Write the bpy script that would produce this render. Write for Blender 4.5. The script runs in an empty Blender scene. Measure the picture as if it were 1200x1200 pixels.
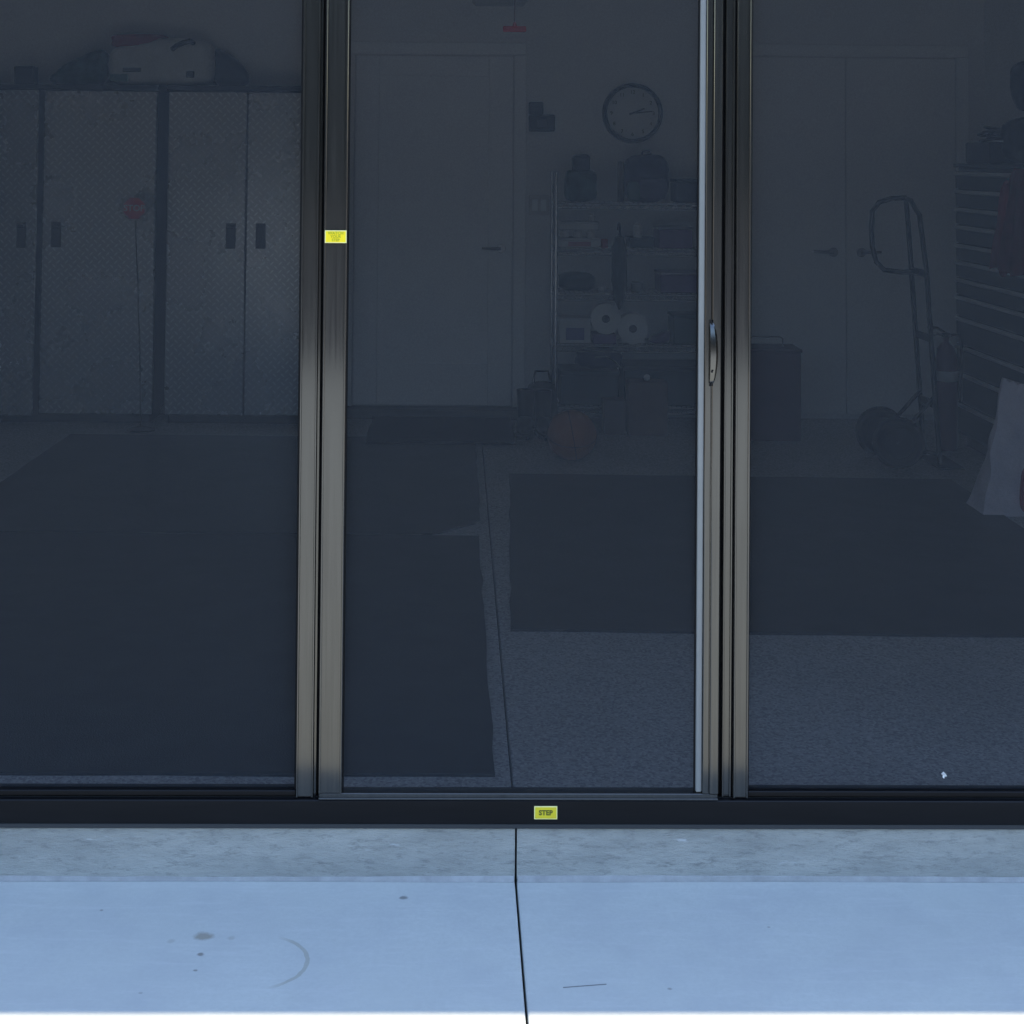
import bpy, bmesh, math, random
from mathutils import Vector, Matrix
random.seed(7)
sc = bpy.context.scene
R = math.radians

# ------------------------------------------------------------------ camera
cam_d = bpy.data.cameras.new('camera')
cam = bpy.data.objects.new('camera', cam_d)
sc.collection.objects.link(cam)
cam.location = (-0.002, -3.604, 1.592)
cam.rotation_euler = (Matrix.Rotation(math.pi/2 + 0.0463, 3, 'X') @ Matrix.Rotation(0.0082, 3, 'Z')).to_euler()
cam_d.sensor_width = 36
cam_d.lens = 55.84
cam_d.shift_x = 0.0530
cam_d.shift_y = -0.4166
cam_d.clip_start = 0.05
cam_d.clip_end = 2000
sc.camera = cam

# ------------------------------------------------------------------ light
SUN_EL, SUN_AZ = R(72), R(65)          # azimuth clockwise from +Y (the back of the garage)
world = bpy.data.worlds.new('World')
sc.world = world
world.use_nodes = True
wn = world.node_tree
bg = wn.nodes['Background']
sky = wn.nodes.new('ShaderNodeTexSky')
sky.sky_type = 'NISHITA'
sky.sun_disc = False
sky.sun_elevation = SUN_EL
sky.sun_rotation = SUN_AZ
sky.air_density = 1.0
sky.dust_density = 0.3
sky.ozone_density = 0.8
wn.links.new(sky.outputs[0], bg.inputs[0])
bg.inputs[1].default_value = 0.15
sun_d = bpy.data.lights.new('sun', 'SUN')
sun_d.energy = 2.0
sun_d.angle = R(0.5)
sun_d.color = (1.0, 0.87, 0.64)
sun = bpy.data.objects.new('sun', sun_d)
sc.collection.objects.link(sun)
sdir = Vector((math.sin(SUN_AZ)*math.cos(SUN_EL), math.cos(SUN_AZ)*math.cos(SUN_EL), math.sin(SUN_EL)))
sun.rotation_euler = sdir.to_track_quat('Z', 'Y').to_euler()
sun.location = (8, 6, 14)
vs = sc.view_settings
vs.view_transform = 'Standard'
vs.look = 'None'
vs.gamma = 1
vs.use_curve_mapping = False
vs.exposure = 1.88
sc.cycles.use_denoising = True
sc.cycles.denoising_prefilter = 'ACCURATE'
sc.cycles.use_adaptive_sampling = False
sc.cycles.max_bounces = 10
sc.cycles.diffuse_bounces = 6
sc.cycles.transparent_max_bounces = 16
sc.cycles.sample_clamp_indirect = 6

# ------------------------------------------------------------------ materials
MATS = {}
def mat(name, col, rough=0.6, metal=0.0, spec=0.5, var=0.0, vscale=6.0, bump=0.0, bscale=60.0, stretch=(1, 1, 1), bdist=0.002, rvar=0.0):
    """plain Principled material with noise-driven colour variation and fine relief"""
    if name in MATS:
        return MATS[name]
    m = bpy.data.materials.new(name)
    m.use_nodes = True
    nt = m.node_tree
    p = nt.nodes['Principled BSDF']
    p.inputs['Base Color'].default_value = (*col, 1)
    p.inputs['Roughness'].default_value = rough
    p.inputs['Metallic'].default_value = metal
    p.inputs['Specular IOR Level'].default_value = spec
    tc = nt.nodes.new('ShaderNodeTexCoord')
    mp = nt.nodes.new('ShaderNodeMapping')
    mp.inputs['Scale'].default_value = stretch
    nt.links.new(tc.outputs['Object'], mp.inputs[0])
    if var > 0 or rvar > 0:
        n = nt.nodes.new('ShaderNodeTexNoise')
        n.inputs['Scale'].default_value = vscale
        n.inputs['Detail'].default_value = 6
        n.inputs['Roughness'].default_value = 0.65
        nt.links.new(mp.outputs[0], n.inputs['Vector'])
        if var > 0:
            cr = nt.nodes.new('ShaderNodeValToRGB')
            cr.color_ramp.elements[0].position = 0.3
            cr.color_ramp.elements[1].position = 0.7
            cr.color_ramp.elements[0].color = (*[c*(1-var) for c in col], 1)
            cr.color_ramp.elements[1].color = (*[min(1, c*(1+var)) for c in col], 1)
            nt.links.new(n.outputs['Fac'], cr.inputs[0])
            nt.links.new(cr.outputs[0], p.inputs['Base Color'])
        if rvar > 0:
            mr = nt.nodes.new('ShaderNodeMapRange')
            mr.inputs[1].default_value = 0.3
            mr.inputs[2].default_value = 0.7
            mr.inputs[3].default_value = max(0.02, rough-rvar)
            mr.inputs[4].default_value = min(1, rough+rvar)
            nt.links.new(n.outputs['Fac'], mr.inputs[0])
            nt.links.new(mr.outputs[0], p.inputs['Roughness'])
    if bump > 0:
        n2 = nt.nodes.new('ShaderNodeTexNoise')
        n2.inputs['Scale'].default_value = bscale
        n2.inputs['Detail'].default_value = 5
        nt.links.new(mp.outputs[0], n2.inputs['Vector'])
        b = nt.nodes.new('ShaderNodeBump')
        b.inputs['Strength'].default_value = bump
        b.inputs['Distance'].default_value = bdist
        nt.links.new(n2.outputs['Fac'], b.inputs['Height'])
        nt.links.new(b.outputs[0], p.inputs['Normal'])
    MATS[name] = m
    return m

def mix_rgb(nt, fac, a, b, blend='MIX'):
    n = nt.nodes.new('ShaderNodeMix')
    n.data_type = 'RGBA'
    n.blend_type = blend
    for sock, v in ((n.inputs[0], fac), (n.inputs[6], a), (n.inputs[7], b)):
        if isinstance(v, bpy.types.NodeSocket):
            nt.links.new(v, sock)
        elif isinstance(v, (int, float)):
            sock.default_value = v
        else:
            sock.default_value = (*v, 1)
    return n.outputs[2]

def math_n(nt, op, a, b=None, c=None):
    n = nt.nodes.new('ShaderNodeMath')
    n.operation = op
    for i, v in enumerate((a, b, c)):
        if v is None:
            continue
        if isinstance(v, bpy.types.NodeSocket):
            nt.links.new(v, n.inputs[i])
        else:
            n.inputs[i].default_value = v
    return n.outputs[0]

def noise_n(nt, vec, scale, detail=5, rough=0.6):
    n = nt.nodes.new('ShaderNodeTexNoise')
    n.inputs['Scale'].default_value = scale
    n.inputs['Detail'].default_value = detail
    n.inputs['Roughness'].default_value = rough
    nt.links.new(vec, n.inputs['Vector'])
    return n.outputs['Fac']

def ramp_n(nt, fac, p0, p1, c0=(0, 0, 0), c1=(1, 1, 1)):
    cr = nt.nodes.new('ShaderNodeValToRGB')
    cr.color_ramp.elements[0].position = p0
    cr.color_ramp.elements[1].position = p1
    cr.color_ramp.elements[0].color = (*c0, 1)
    cr.color_ramp.elements[1].color = (*c1, 1)
    nt.links.new(fac, cr.inputs[0])
    return cr.outputs[0]

def bump_n(nt, h, strength, dist):
    b = nt.nodes.new('ShaderNodeBump')
    b.inputs['Strength'].default_value = strength
    b.inputs['Distance'].default_value = dist
    nt.links.new(h, b.inputs['Height'])
    return b.outputs[0]

def new_mat(name):
    m = bpy.data.materials.new(name)
    m.use_nodes = True
    MATS[name] = m
    nt = m.node_tree
    geo = nt.nodes.new('ShaderNodeNewGeometry')
    return m, nt, nt.nodes['Principled BSDF'], geo.outputs['Position']

def pavement_mat():
    """smooth broom-finished concrete with its own stains: a rust spot, a faint ring mark, a scratch and specks"""
    m, nt, p, pos = new_mat('concrete_paving')
    base = (0.525, 0.55, 0.52)
    n1 = noise_n(nt, pos, 2.2, 6)
    col = mix_rgb(nt, ramp_n(nt, n1, 0.3, 0.7), [c*0.93 for c in base], [c*1.05 for c in base])
    n2 = noise_n(nt, pos, 90, 4, 0.7)
    col = mix_rgb(nt, ramp_n(nt, n2, 0.35, 0.75), col, [c*0.90 for c in base])
    n4 = noise_n(nt, pos, 11, 6, 0.7)
    col = mix_rgb(nt, math_n(nt, 'MULTIPLY', ramp_n(nt, n4, 0.52, 0.72), 0.35), col, [c*0.80 for c in base])
    pores = noise_n(nt, pos, 420, 2, 0.5)
    col = mix_rgb(nt, math_n(nt, 'MULTIPLY', ramp_n(nt, pores, 0.66, 0.74), 0.35), col, [c*0.62 for c in base])
    cloud = noise_n(nt, pos, 4.5, 7, 0.62)
    col = mix_rgb(nt, math_n(nt, 'MULTIPLY', ramp_n(nt, cloud, 0.42, 0.68), 0.75), col, (0.44, 0.46, 0.45))
    vo = nt.nodes.new('ShaderNodeTexVoronoi')
    vo.inputs['Scale'].default_value = 16
    nt.links.new(pos, vo.inputs['Vector'])
    sc_ = nt.nodes.new('ShaderNodeSeparateColor')
    nt.links.new(vo.outputs['Color'], sc_.inputs[0])
    rad = math_n(nt, 'MULTIPLY', math_n(nt, 'POWER', sc_.outputs[1], 6.0), 0.075)
    fleck = math_n(nt, 'MULTIPLY', math_n(nt, 'LESS_THAN', vo.outputs['Distance'], rad), math_n(nt, 'GREATER_THAN', sc_.outputs[0], 0.45))
    col = mix_rgb(nt, math_n(nt, 'MULTIPLY', fleck, 0.5), col, (0.26, 0.26, 0.24))
    wipe_map = nt.nodes.new('ShaderNodeMapping')
    wipe_map.inputs['Scale'].default_value = (1.0, 7.0, 1.0)
    nt.links.new(pos, wipe_map.inputs[0])
    wipe = noise_n(nt, wipe_map.outputs[0], 6, 6, 0.7)
    col = mix_rgb(nt, math_n(nt, 'MULTIPLY', ramp_n(nt, wipe, 0.52, 0.75), 0.4), col, (0.60, 0.61, 0.59))
    sep = nt.nodes.new('ShaderNodeSeparateXYZ')
    nt.links.new(pos, sep.inputs[0])
    X, Y = sep.outputs[0], sep.outputs[1]
    wob = noise_n(nt, pos, 40, 3)
    def dist(x0, y0, sx=1.0, sy=1.0):
        dx = math_n(nt, 'DIVIDE', math_n(nt, 'SUBTRACT', X, x0), sx)
        dy = math_n(nt, 'DIVIDE', math_n(nt, 'SUBTRACT', Y, y0), sy)
        return math_n(nt, 'SQRT', math_n(nt, 'ADD', math_n(nt, 'MULTIPLY', dx, dx), math_n(nt, 'MULTIPLY', dy, dy)))
    def spot(x0, y0, r, sx, sy, c, amt):
        nonlocal col
        d = math_n(nt, 'ADD', dist(x0, y0, sx, sy), math_n(nt, 'MULTIPLY', math_n(nt, 'SUBTRACT', wob, 0.5), r*1.6))
        mr = nt.nodes.new('ShaderNodeMapRange')
        mr.inputs[1].default_value = r*0.6
        mr.inputs[2].default_value = r*1.25
        mr.inputs[3].default_value = amt
        mr.inputs[4].default_value = 0
        nt.links.new(d, mr.inputs[0])
        col = mix_rgb(nt, mr.outputs[0], col, c)
    rust = (0.29, 0.27, 0.22)
    spot(-0.507, -0.279, 0.016, 1.2, 1.0, rust, 0.85)
    spot(-0.502, -0.352, 0.007, 1.0, 1.0, (0.18, 0.17, 0.15), 0.8)
    spot(-0.502, -0.415, 0.0045, 1.0, 1.0, (0.18, 0.17, 0.15), 0.7)
    spot(-0.104, -0.102, 0.008, 1.1, 1.0, (0.16, 0.16, 0.15), 0.8)
    spot(-0.45, -0.285, 0.009, 1.0, 1.0, rust, 0.35)
    spot(-0.57, -0.30, 0.008, 1.0, 1.0, rust, 0.3)
    spot(0.42, -0.47, 0.005, 1, 1, (0.2, 0.19, 0.17), 0.6)
    spot(0.66, -0.22, 0.004, 1, 1, (0.2, 0.19, 0.17), 0.6)
    spot(-0.74, -0.17, 0.004, 1, 1, (0.2, 0.19, 0.17), 0.6)
    # faint ring left by a pot: right-hand arc only
    d = dist(-0.392, -0.380)
    band = math_n(nt, 'LESS_THAN', math_n(nt, 'ABSOLUTE', math_n(nt, 'SUBTRACT', d, math_n(nt, 'ADD', 0.103, math_n(nt, 'MULTIPLY', wob, 0.006)))), 0.0045)
    side = ramp_n(nt, math_n(nt, 'ADD', math_n(nt, 'SUBTRACT', X, -0.392), 0.0), 0.035, 0.07)
    arc = math_n(nt, 'MULTIPLY', math_n(nt, 'MULTIPLY', band, side), 0.42)
    col = mix_rgb(nt, arc, col, (0.27, 0.25, 0.17))
    # thin dark scratch
    ly = math_n(nt, 'SUBTRACT', Y, math_n(nt, 'MULTIPLY_ADD', math_n(nt, 'SUBTRACT', X, 0.217), 0.16, -0.468))
    on = math_n(nt, 'MULTIPLY', math_n(nt, 'LESS_THAN', math_n(nt, 'ABSOLUTE', ly), 0.0021),
                math_n(nt, 'MULTIPLY', math_n(nt, 'GREATER_THAN', X, 0.215), math_n(nt, 'LESS_THAN', X, 0.300)))
    col = mix_rgb(nt, math_n(nt, 'MULTIPLY', on, 0.75), col, (0.10, 0.10, 0.10))
    nt.links.new(col, p.inputs['Base Color'])
    p.inputs['Roughness'].default_value = 0.8
    p.inputs['Specular IOR Level'].default_value = 0.3
    n3 = noise_n(nt, pos, 260, 3)
    nt.links.new(bump_n(nt, n3, 0.25, 0.001), p.inputs['Normal'])
    return m

def riser_mat():
    """rough formed concrete of the step face, darker and mottled"""
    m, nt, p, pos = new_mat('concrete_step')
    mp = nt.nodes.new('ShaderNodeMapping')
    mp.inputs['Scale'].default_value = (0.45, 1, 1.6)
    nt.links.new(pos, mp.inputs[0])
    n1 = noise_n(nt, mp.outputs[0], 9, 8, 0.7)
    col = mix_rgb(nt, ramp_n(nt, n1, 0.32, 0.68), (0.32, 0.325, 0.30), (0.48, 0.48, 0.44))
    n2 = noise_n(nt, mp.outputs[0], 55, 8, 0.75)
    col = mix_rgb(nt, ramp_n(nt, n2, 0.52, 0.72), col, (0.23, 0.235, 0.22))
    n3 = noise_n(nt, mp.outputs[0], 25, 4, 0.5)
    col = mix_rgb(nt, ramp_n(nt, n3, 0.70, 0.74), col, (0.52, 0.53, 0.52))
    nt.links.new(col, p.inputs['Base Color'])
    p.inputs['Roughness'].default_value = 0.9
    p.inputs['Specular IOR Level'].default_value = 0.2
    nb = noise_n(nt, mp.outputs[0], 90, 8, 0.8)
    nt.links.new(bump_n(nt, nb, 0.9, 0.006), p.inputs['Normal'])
    return m

def epoxy_mat():
    """garage floor: grey coating with scattered dark and light flakes, slightly glossy"""
    m, nt, p, pos = new_mat('epoxy_flake_floor')
    v = nt.nodes.new('ShaderNodeTexVoronoi')
    v.inputs['Scale'].default_value = 150
    nt.links.new(pos, v.inputs['Vector'])
    sep = nt.nodes.new('ShaderNodeSeparateColor')
    nt.links.new(v.outputs['Color'], sep.inputs[0])
    col = mix_rgb(nt, ramp_n(nt, sep.outputs[0], 0.68, 0.72), (0.40, 0.40, 0.40), (0.26, 0.26, 0.27))
    col = mix_rgb(nt, ramp_n(nt, sep.outputs[1], 0.78, 0.82), col, (0.50, 0.50, 0.49))
    n1 = noise_n(nt, pos, 1.6, 5)
    col = mix_rgb(nt, ramp_n(nt, n1, 0.35, 0.75), col, mix_rgb(nt, 1.0, col, (0.8, 0.8, 0.8), 'MULTIPLY'))
    nt.links.new(col, p.inputs['Base Color'])
    p.inputs['Roughness'].default_value = 0.42
    p.inputs['Specular IOR Level'].default_value = 0.35
    n3 = noise_n(nt, pos, 160, 3)
    nt.links.new(bump_n(nt, n3, 0.3, 0.001), p.inputs['Normal'])
    return m

def plate_mat():
    """bare aluminium tread plate with small raised bars in alternating directions"""
    m, nt, p, pos = new_mat('aluminium_tread_plate')
    mp = nt.nodes.new('ShaderNodeMapping')
    mp.inputs['Rotation'].default_value = (0, R(45), 0)
    mp.inputs['Scale'].default_value = (31, 31, 31)
    nt.links.new(pos, mp.inputs[0])
    ch = nt.nodes.new('ShaderNodeTexChecker')
    ch.inputs['Scale'].default_value = 1.0
    ch.inputs[1].default_value = (1, 1, 1, 1)
    ch.inputs[2].default_value = (0, 0, 0, 1)
    sep = nt.nodes.new('ShaderNodeSeparateXYZ')
    nt.links.new(mp.outputs[0], sep.inputs[0])
    fx = math_n(nt, 'SUBTRACT', math_n(nt, 'FRACT', sep.outputs[0]), 0.5)
    fz = math_n(nt, 'SUBTRACT', math_n(nt, 'FRACT', sep.outputs[2]), 0.5)
    par = math_n(nt, 'ABSOLUTE', math_n(nt, 'MODULO', math_n(nt, 'ADD', math_n(nt, 'FLOOR', sep.outputs[0]), math_n(nt, 'FLOOR', sep.outputs[2])), 2.0))
    def el(a, b):
        a2 = math_n(nt, 'DIVIDE', a, 0.46)
        b2 = math_n(nt, 'DIVIDE', b, 0.15)
        return math_n(nt, 'MAXIMUM', math_n(nt, 'SUBTRACT', 1.0, math_n(nt, 'ADD', math_n(nt, 'MULTIPLY', a2, a2), math_n(nt, 'MULTIPLY', b2, b2))), 0.0)
    h = math_n(nt, 'ADD', math_n(nt, 'MULTIPLY', el(fx, fz), par), math_n(nt, 'MULTIPLY', el(fz, fx), math_n(nt, 'SUBTRACT', 1.0, par)))
    nt.links.new(mix_rgb(nt, math_n(nt, 'MINIMUM', math_n(nt, 'MULTIPLY', h, 2.0), 1.0), (0.54, 0.55, 0.56), (0.82, 0.83, 0.83)), p.inputs['Base Color'])
    p.inputs['Metallic'].default_value = 0.7
    n1 = noise_n(nt, pos, 3.0, 5)
    mr = nt.nodes.new('ShaderNodeMapRange')
    mr.inputs[3].default_value = 0.22
    mr.inputs[4].default_value = 0.34
    nt.links.new(n1, mr.inputs[0])
    nt.links.new(mr.outputs[0], p.inputs['Roughness'])
    warp = noise_n(nt, pos, 1.7, 2)
    hh = math_n(nt, 'ADD', h, math_n(nt, 'MULTIPLY', warp, 14.0))
    nt.links.new(bump_n(nt, hh, 0.14, 0.002), p.inputs['Normal'])
    return m

def screen_mat():
    """charcoal insect screen: woven yarn that covers part of the view, the rest is open"""
    m = bpy.data.materials.new('charcoal_insect_screen')
    m.use_nodes = True
    MATS[m.name] = m
    nt = m.node_tree
    for n in list(nt.nodes):
        nt.nodes.remove(n)
    out = nt.nodes.new('ShaderNodeOutputMaterial')
    geo = nt.nodes.new('ShaderNodeNewGeometry')
    pos = geo.outputs['Position']
    tr = nt.nodes.new('ShaderNodeBsdfTransparent')
    df = nt.nodes.new('ShaderNodeBsdfPrincipled')
    df.inputs['Base Color'].default_value = (0.022, 0.023, 0.025, 1)
    df.inputs['Roughness'].default_value = 0.7
    df.inputs['Specular IOR Level'].default_value = 0.2
    mp = nt.nodes.new('ShaderNodeMapping')
    mp.inputs['Scale'].default_value = (1, 1, 1)
    nt.links.new(pos, mp.inputs[0])
    g = noise_n(nt, mp.outputs[0], 280, 2, 0.5)
    nt.links.new(ramp_n(nt, g, 0.28, 0.72, (0.013, 0.0165, 0.0215), (0.036, 0.0435, 0.0540)), df.inputs['Base Color'])
    big = noise_n(nt, pos, 1.3, 3, 0.5)
    fac = math_n(nt, 'ADD', SCREEN_COVER - 0.07, math_n(nt, 'MULTIPLY', g, 0.10))
    fac = math_n(nt, 'ADD', fac, math_n(nt, 'MULTIPLY', big, 0.04))
    mx = nt.nodes.new('ShaderNodeMixShader')
    nt.links.new(fac, mx.inputs[0])
    nt.links.new(tr.outputs[0], mx.inputs[1])
    nt.links.new(df.outputs[0], mx.inputs[2])
    nt.links.new(mx.outputs[0], out.inputs['Surface'])
    return m

SCREEN_COVER = 0.54
CONC = pavement_mat()
RISER = riser_mat()
EPOXY = epoxy_mat()
PLATE = plate_mat()
SCREEN = screen_mat()
FRAME = mat('dark_bronze_aluminium', (0.092, 0.090, 0.085), 0.13, 0.75, var=0.12, vscale=14, stretch=(12, 12, 0.25), rvar=0.04)
FRAME_D = mat('black_aluminium', (0.006, 0.006, 0.007), 0.32, 0.0, 0.22, var=0.2, vscale=20, stretch=(0.3, 4, 4))
GASKET = mat('black_rubber', (0.008, 0.008, 0.009), 0.7, 0, 0.2)
SEAL = mat('grey_vinyl', (0.21, 0.215, 0.21), 0.5, 0, 0.4, var=0.06, vscale=20)
WALL = mat('white_drywall', (0.76, 0.75, 0.74), 0.85, 0, 0.2, var=0.03, vscale=3, bump=0.15, bscale=120)
CEIL = mat('ceiling_paint', (0.72, 0.71, 0.70), 0.9, 0, 0.2, bump=0.2, bscale=90)
STUCCO = mat('tan_stucco', (0.42, 0.36, 0.29), 0.95, 0, 0.2, var=0.1, vscale=8, bump=0.6, bscale=90, bdist=0.004)
DOORW = mat('white_door_paint', (0.84, 0.83, 0.82), 0.5, 0, 0.4, var=0.02)
RUBBER = mat('black_rubber_mat', (0.030, 0.030, 0.032), 0.5, 0, 0.5, var=0.25, vscale=7, bump=0.4, bscale=220)
RUBBER2 = mat('dark_grey_rubber_mat', (0.038, 0.037, 0.039), 0.45, 0, 0.5, var=0.25, vscale=6, bump=0.4, bscale=180)
COIR = mat('dark_doormat', (0.035, 0.032, 0.03), 0.95, 0, 0.1, var=0.35, vscale=60, bump=0.8, bscale=300)
BLACK = mat('black_plastic', (0.014, 0.014, 0.016), 0.45, 0, 0.4, var=0.15, vscale=15)
CHROME = mat('chrome_wire', (0.68, 0.69, 0.70), 0.22, 1.0)
NICKEL = mat('satin_nickel', (0.30, 0.29, 0.28), 0.35, 1.0)

# ------------------------------------------------------------------ mesh helpers
class MB:
    def __init__(self):
        self.bm = bmesh.new()
    def _xf(self, verts, M):
        if M is not None:
            bmesh.ops.transform(self.bm, matrix=M, verts=verts)
    def box(self, x0, x1, y0, y1, z0, z1, bevel=0.0, M=None, seg=1):
        r = bmesh.ops.create_cube(self.bm, size=1.0)
        vs_ = r['verts']
        for v in vs_:
            v.co = Vector(((x0+x1)/2 + v.co.x*(x1-x0), (y0+y1)/2 + v.co.y*(y1-y0), (z0+z1)/2 + v.co.z*(z1-z0)))
        if bevel > 0:
            es = list({e for v in vs_ for e in v.link_edges})
            b = bmesh.ops.bevel(self.bm, geom=es, offset=bevel, segments=seg, affect='EDGES', profile=0.5)
            vs_ = list({v for f in b['faces'] for v in f.verts} | {v for v in vs_ if v.is_valid})
        self._xf(vs_, M)
        return self
    def prism(self, pts, z0, z1, bevel=0.0, M=None):
        bot = [self.bm.verts.new((x, y, z0)) for x, y in pts]
        top = [self.bm.verts.new((x, y, z1)) for x, y in pts]
        n = len(pts)
        fs = [self.bm.faces.new(top), self.bm.faces.new(bot[::-1])]
        for i in range(n):
            fs.append(self.bm.faces.new((bot[i], bot[(i+1) % n], top[(i+1) % n], top[i])))
        allv = bot + top
        if bevel > 0:
            es = list(fs[0].edges)
            b = bmesh.ops.bevel(self.bm, geom=es, offset=bevel, segments=2, affect='EDGES', profile=0.5)
            allv = list({v for f in b['faces'] for v in f.verts} | {v for v in allv if v.is_valid})
        self._xf(allv, M)
        return self
    def tube(self, pts, r, seg=10, closed=False, caps=True):
        pts = [Vector(p) for p in pts]
        n = len(pts)
        rs = r if isinstance(r, (list, tuple)) else [r]*n
        rings = []
        up = None
        for i, p in enumerate(pts):
            if closed:
                t = (pts[(i+1) % n]-pts[i-1]).normalized()
            else:
                t = (pts[min(i+1, n-1)]-pts[max(i-1, 0)]).normalized()
            if up is None:
                up = t.orthogonal().normalized()
            else:
                up = (up - t*up.dot(t))
                up = up.normalized() if up.length > 1e-6 else t.orthogonal().normalized()
            s = t.cross(up)
            rings.append([self.bm.verts.new(p + (up*math.cos(2*math.pi*k/seg) + s*math.sin(2*math.pi*k/seg))*rs[i]) for k in range(seg)])
        m = n if closed else n-1
        for i in range(m):
            a, b = rings[i], rings[(i+1) % n]
            for k in range(seg):
                self.bm.faces.new((a[k], a[(k+1) % seg], b[(k+1) % seg], b[k]))
        if caps and not closed:
            self.bm.faces.new(rings[0][::-1])
            self.bm.faces.new(rings[-1])
        return self
    def lathe(self, prof, c=(0, 0, 0), axis='Z', seg=24):
        """profile of (radius, height) pairs turned about an axis through c"""
        c = Vector(c)
        rings = []
        for r, h in prof:
            ring = []
            for k in range(seg):
                a = 2*math.pi*k/seg
                u, v = r*math.cos(a), r*math.sin(a)
                if axis == 'Z':
                    q = Vector((u, v, h))
                elif axis == 'Y':
                    q = Vector((u, h, v))
                else:
                    q = Vector((h, u, v))
                ring.append(self.bm.verts.new(c+q))
            rings.append(ring)
        for a, b in zip(rings[:-1], rings[1:]):
            for k in range(seg):
                self.bm.faces.new((a[k], a[(k+1) % seg], b[(k+1) % seg], b[k]))
        if prof[0] == prof[-1]:
            return self
        if prof[0][0] > 1e-5:
            self.bm.faces.new(rings[0][::-1])
        if prof[-1][0] > 1e-5:
            self.bm.faces.new(rings[-1])
        return self
    def soft(self, x0, x1, y0, y1, z0, z1, p=4.0, wob=0.0, fn=None, nu=28, nv=18, seed=0):
        """pillow-like superellipsoid; fn(v in -1..1) -> v reshapes it; wob adds dents"""
        rnd = random.Random(seed)
        ph = [(rnd.uniform(2, 6), rnd.uniform(2, 6), rnd.uniform(2, 6), rnd.uniform(0, 6)) for _ in range(4)]
        sg = lambda c, e: math.copysign(abs(c)**e, c)
        e = 2.0/p
        rings = []
        for j in range(1, nv):
            b = -math.pi/2 + math.pi*j/nv
            ring = []
            for i in range(nu):
                a = 2*math.pi*i/nu
                v = Vector((sg(math.cos(b), e)*sg(math.cos(a), e), sg(math.cos(b), e)*sg(math.sin(a), e), sg(math.sin(b), e)))
                ring.append(v)
            rings.append(ring)
        def place(v):
            if wob:
                d = sum(math.sin(v.x*q[0]+v.y*q[1]+v.z*q[2]+q[3]) for q in ph)/4
                v = v*(1+wob*d)
            if fn:
                v = fn(v)
            return Vector(((x0+x1)/2+v.x*(x1-x0)/2, (y0+y1)/2+v.y*(y1-y0)/2, (z0+z1)/2+v.z*(z1-z0)/2))
        R_ = [[self.bm.verts.new(place(v)) for v in r] for r in rings]
        s_ = self.bm.verts.new(place(Vector((0, 0, -1))))
        n_ = self.bm.verts.new(place(Vector((0, 0, 1))))
        for a, b in zip(R_[:-1], R_[1:]):
            for k in range(nu):
                self.bm.faces.new((a[k], a[(k+1) % nu], b[(k+1) % nu], b[k]))
        for k in range(nu):
            self.bm.faces.new((s_, R_[0][(k+1) % nu], R_[0][k]))
            self.bm.faces.new((n_, R_[-1][k], R_[-1][(k+1) % nu]))
        return self
    def mesh(self, name, m, smooth=False):
        bmesh.ops.recalc_face_normals(self.bm, faces=self.bm.faces)
        me = bpy.data.meshes.new(name)
        self.bm.to_mesh(me)
        self.bm.free()
        if m:
            me.materials.append(m)
        if smooth:
            for p_ in me.polygons:
                p_.use_smooth = True
            try:
                me.set_sharp_from_angle(angle=R(40))
            except Exception:
                pass
        return me
    def build(self, name, m, parent=None, smooth=False, loc=None):
        o = bpy.data.objects.new(name, self.mesh(name, m, smooth))
        sc.collection.objects.link(o)
        if parent:
            o.parent = parent
        if loc:
            o.location = loc
        return o

def tag(o, label=None, cat=None, group=None, kind=None):
    if label:
        o['label'] = label
    if cat:
        o['category'] = cat
    if group:
        o['group'] = group
    if kind:
        o['kind'] = kind
    return o

def empty(name, loc=(0, 0, 0), rz=0.0):
    o = bpy.data.objects.new(name, None)
    o.empty_display_size = 0.1
    o.location = loc
    o.rotation_euler = (0, 0, rz)
    sc.collection.objects.link(o)
    return o

def text(body, size, m, parent, name='lettering', loc=(0, 0, 0), rot=(R(90), 0, 0), depth=0.0004, bold=0.0, align='CENTER', sx=1.0):
    cu = bpy.data.curves.new('txt', 'FONT')
    cu.body = body
    cu.size = size
    cu.align_x = align
    cu.align_y = 'CENTER'
    cu.extrude = depth
    cu.offset = bold
    cu.resolution_u = 3
    cu.space_line = 0.78
    t = bpy.data.objects.new('txt', cu)
    sc.collection.objects.link(t)
    dg = bpy.context.evaluated_depsgraph_get()
    me = bpy.data.meshes.new_from_object(t.evaluated_get(dg))
    bpy.data.objects.remove(t)
    bpy.data.curves.remove(cu)
    me.materials.clear()
    me.materials.append(m)
    o = bpy.data.objects.new(name, me)
    sc.collection.objects.link(o)
    o.parent = parent
    o.location = loc
    o.rotation_euler = rot
    o.scale = (sx, 1, 1)
    return o

YAW = 0.0160                 # the opening stands a hair off square to the back wall
LEAN = R(1.8)               # the screens lean out a little at the top
FL = 0.115                   # level of the garage floor above the paving
def front_root(name, x=0.135):
    o = empty(name, (x, 0.0, 0.0), YAW)
    o.rotation_euler = (LEAN, 0, YAW)
    return o
PIV = 0.135

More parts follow.
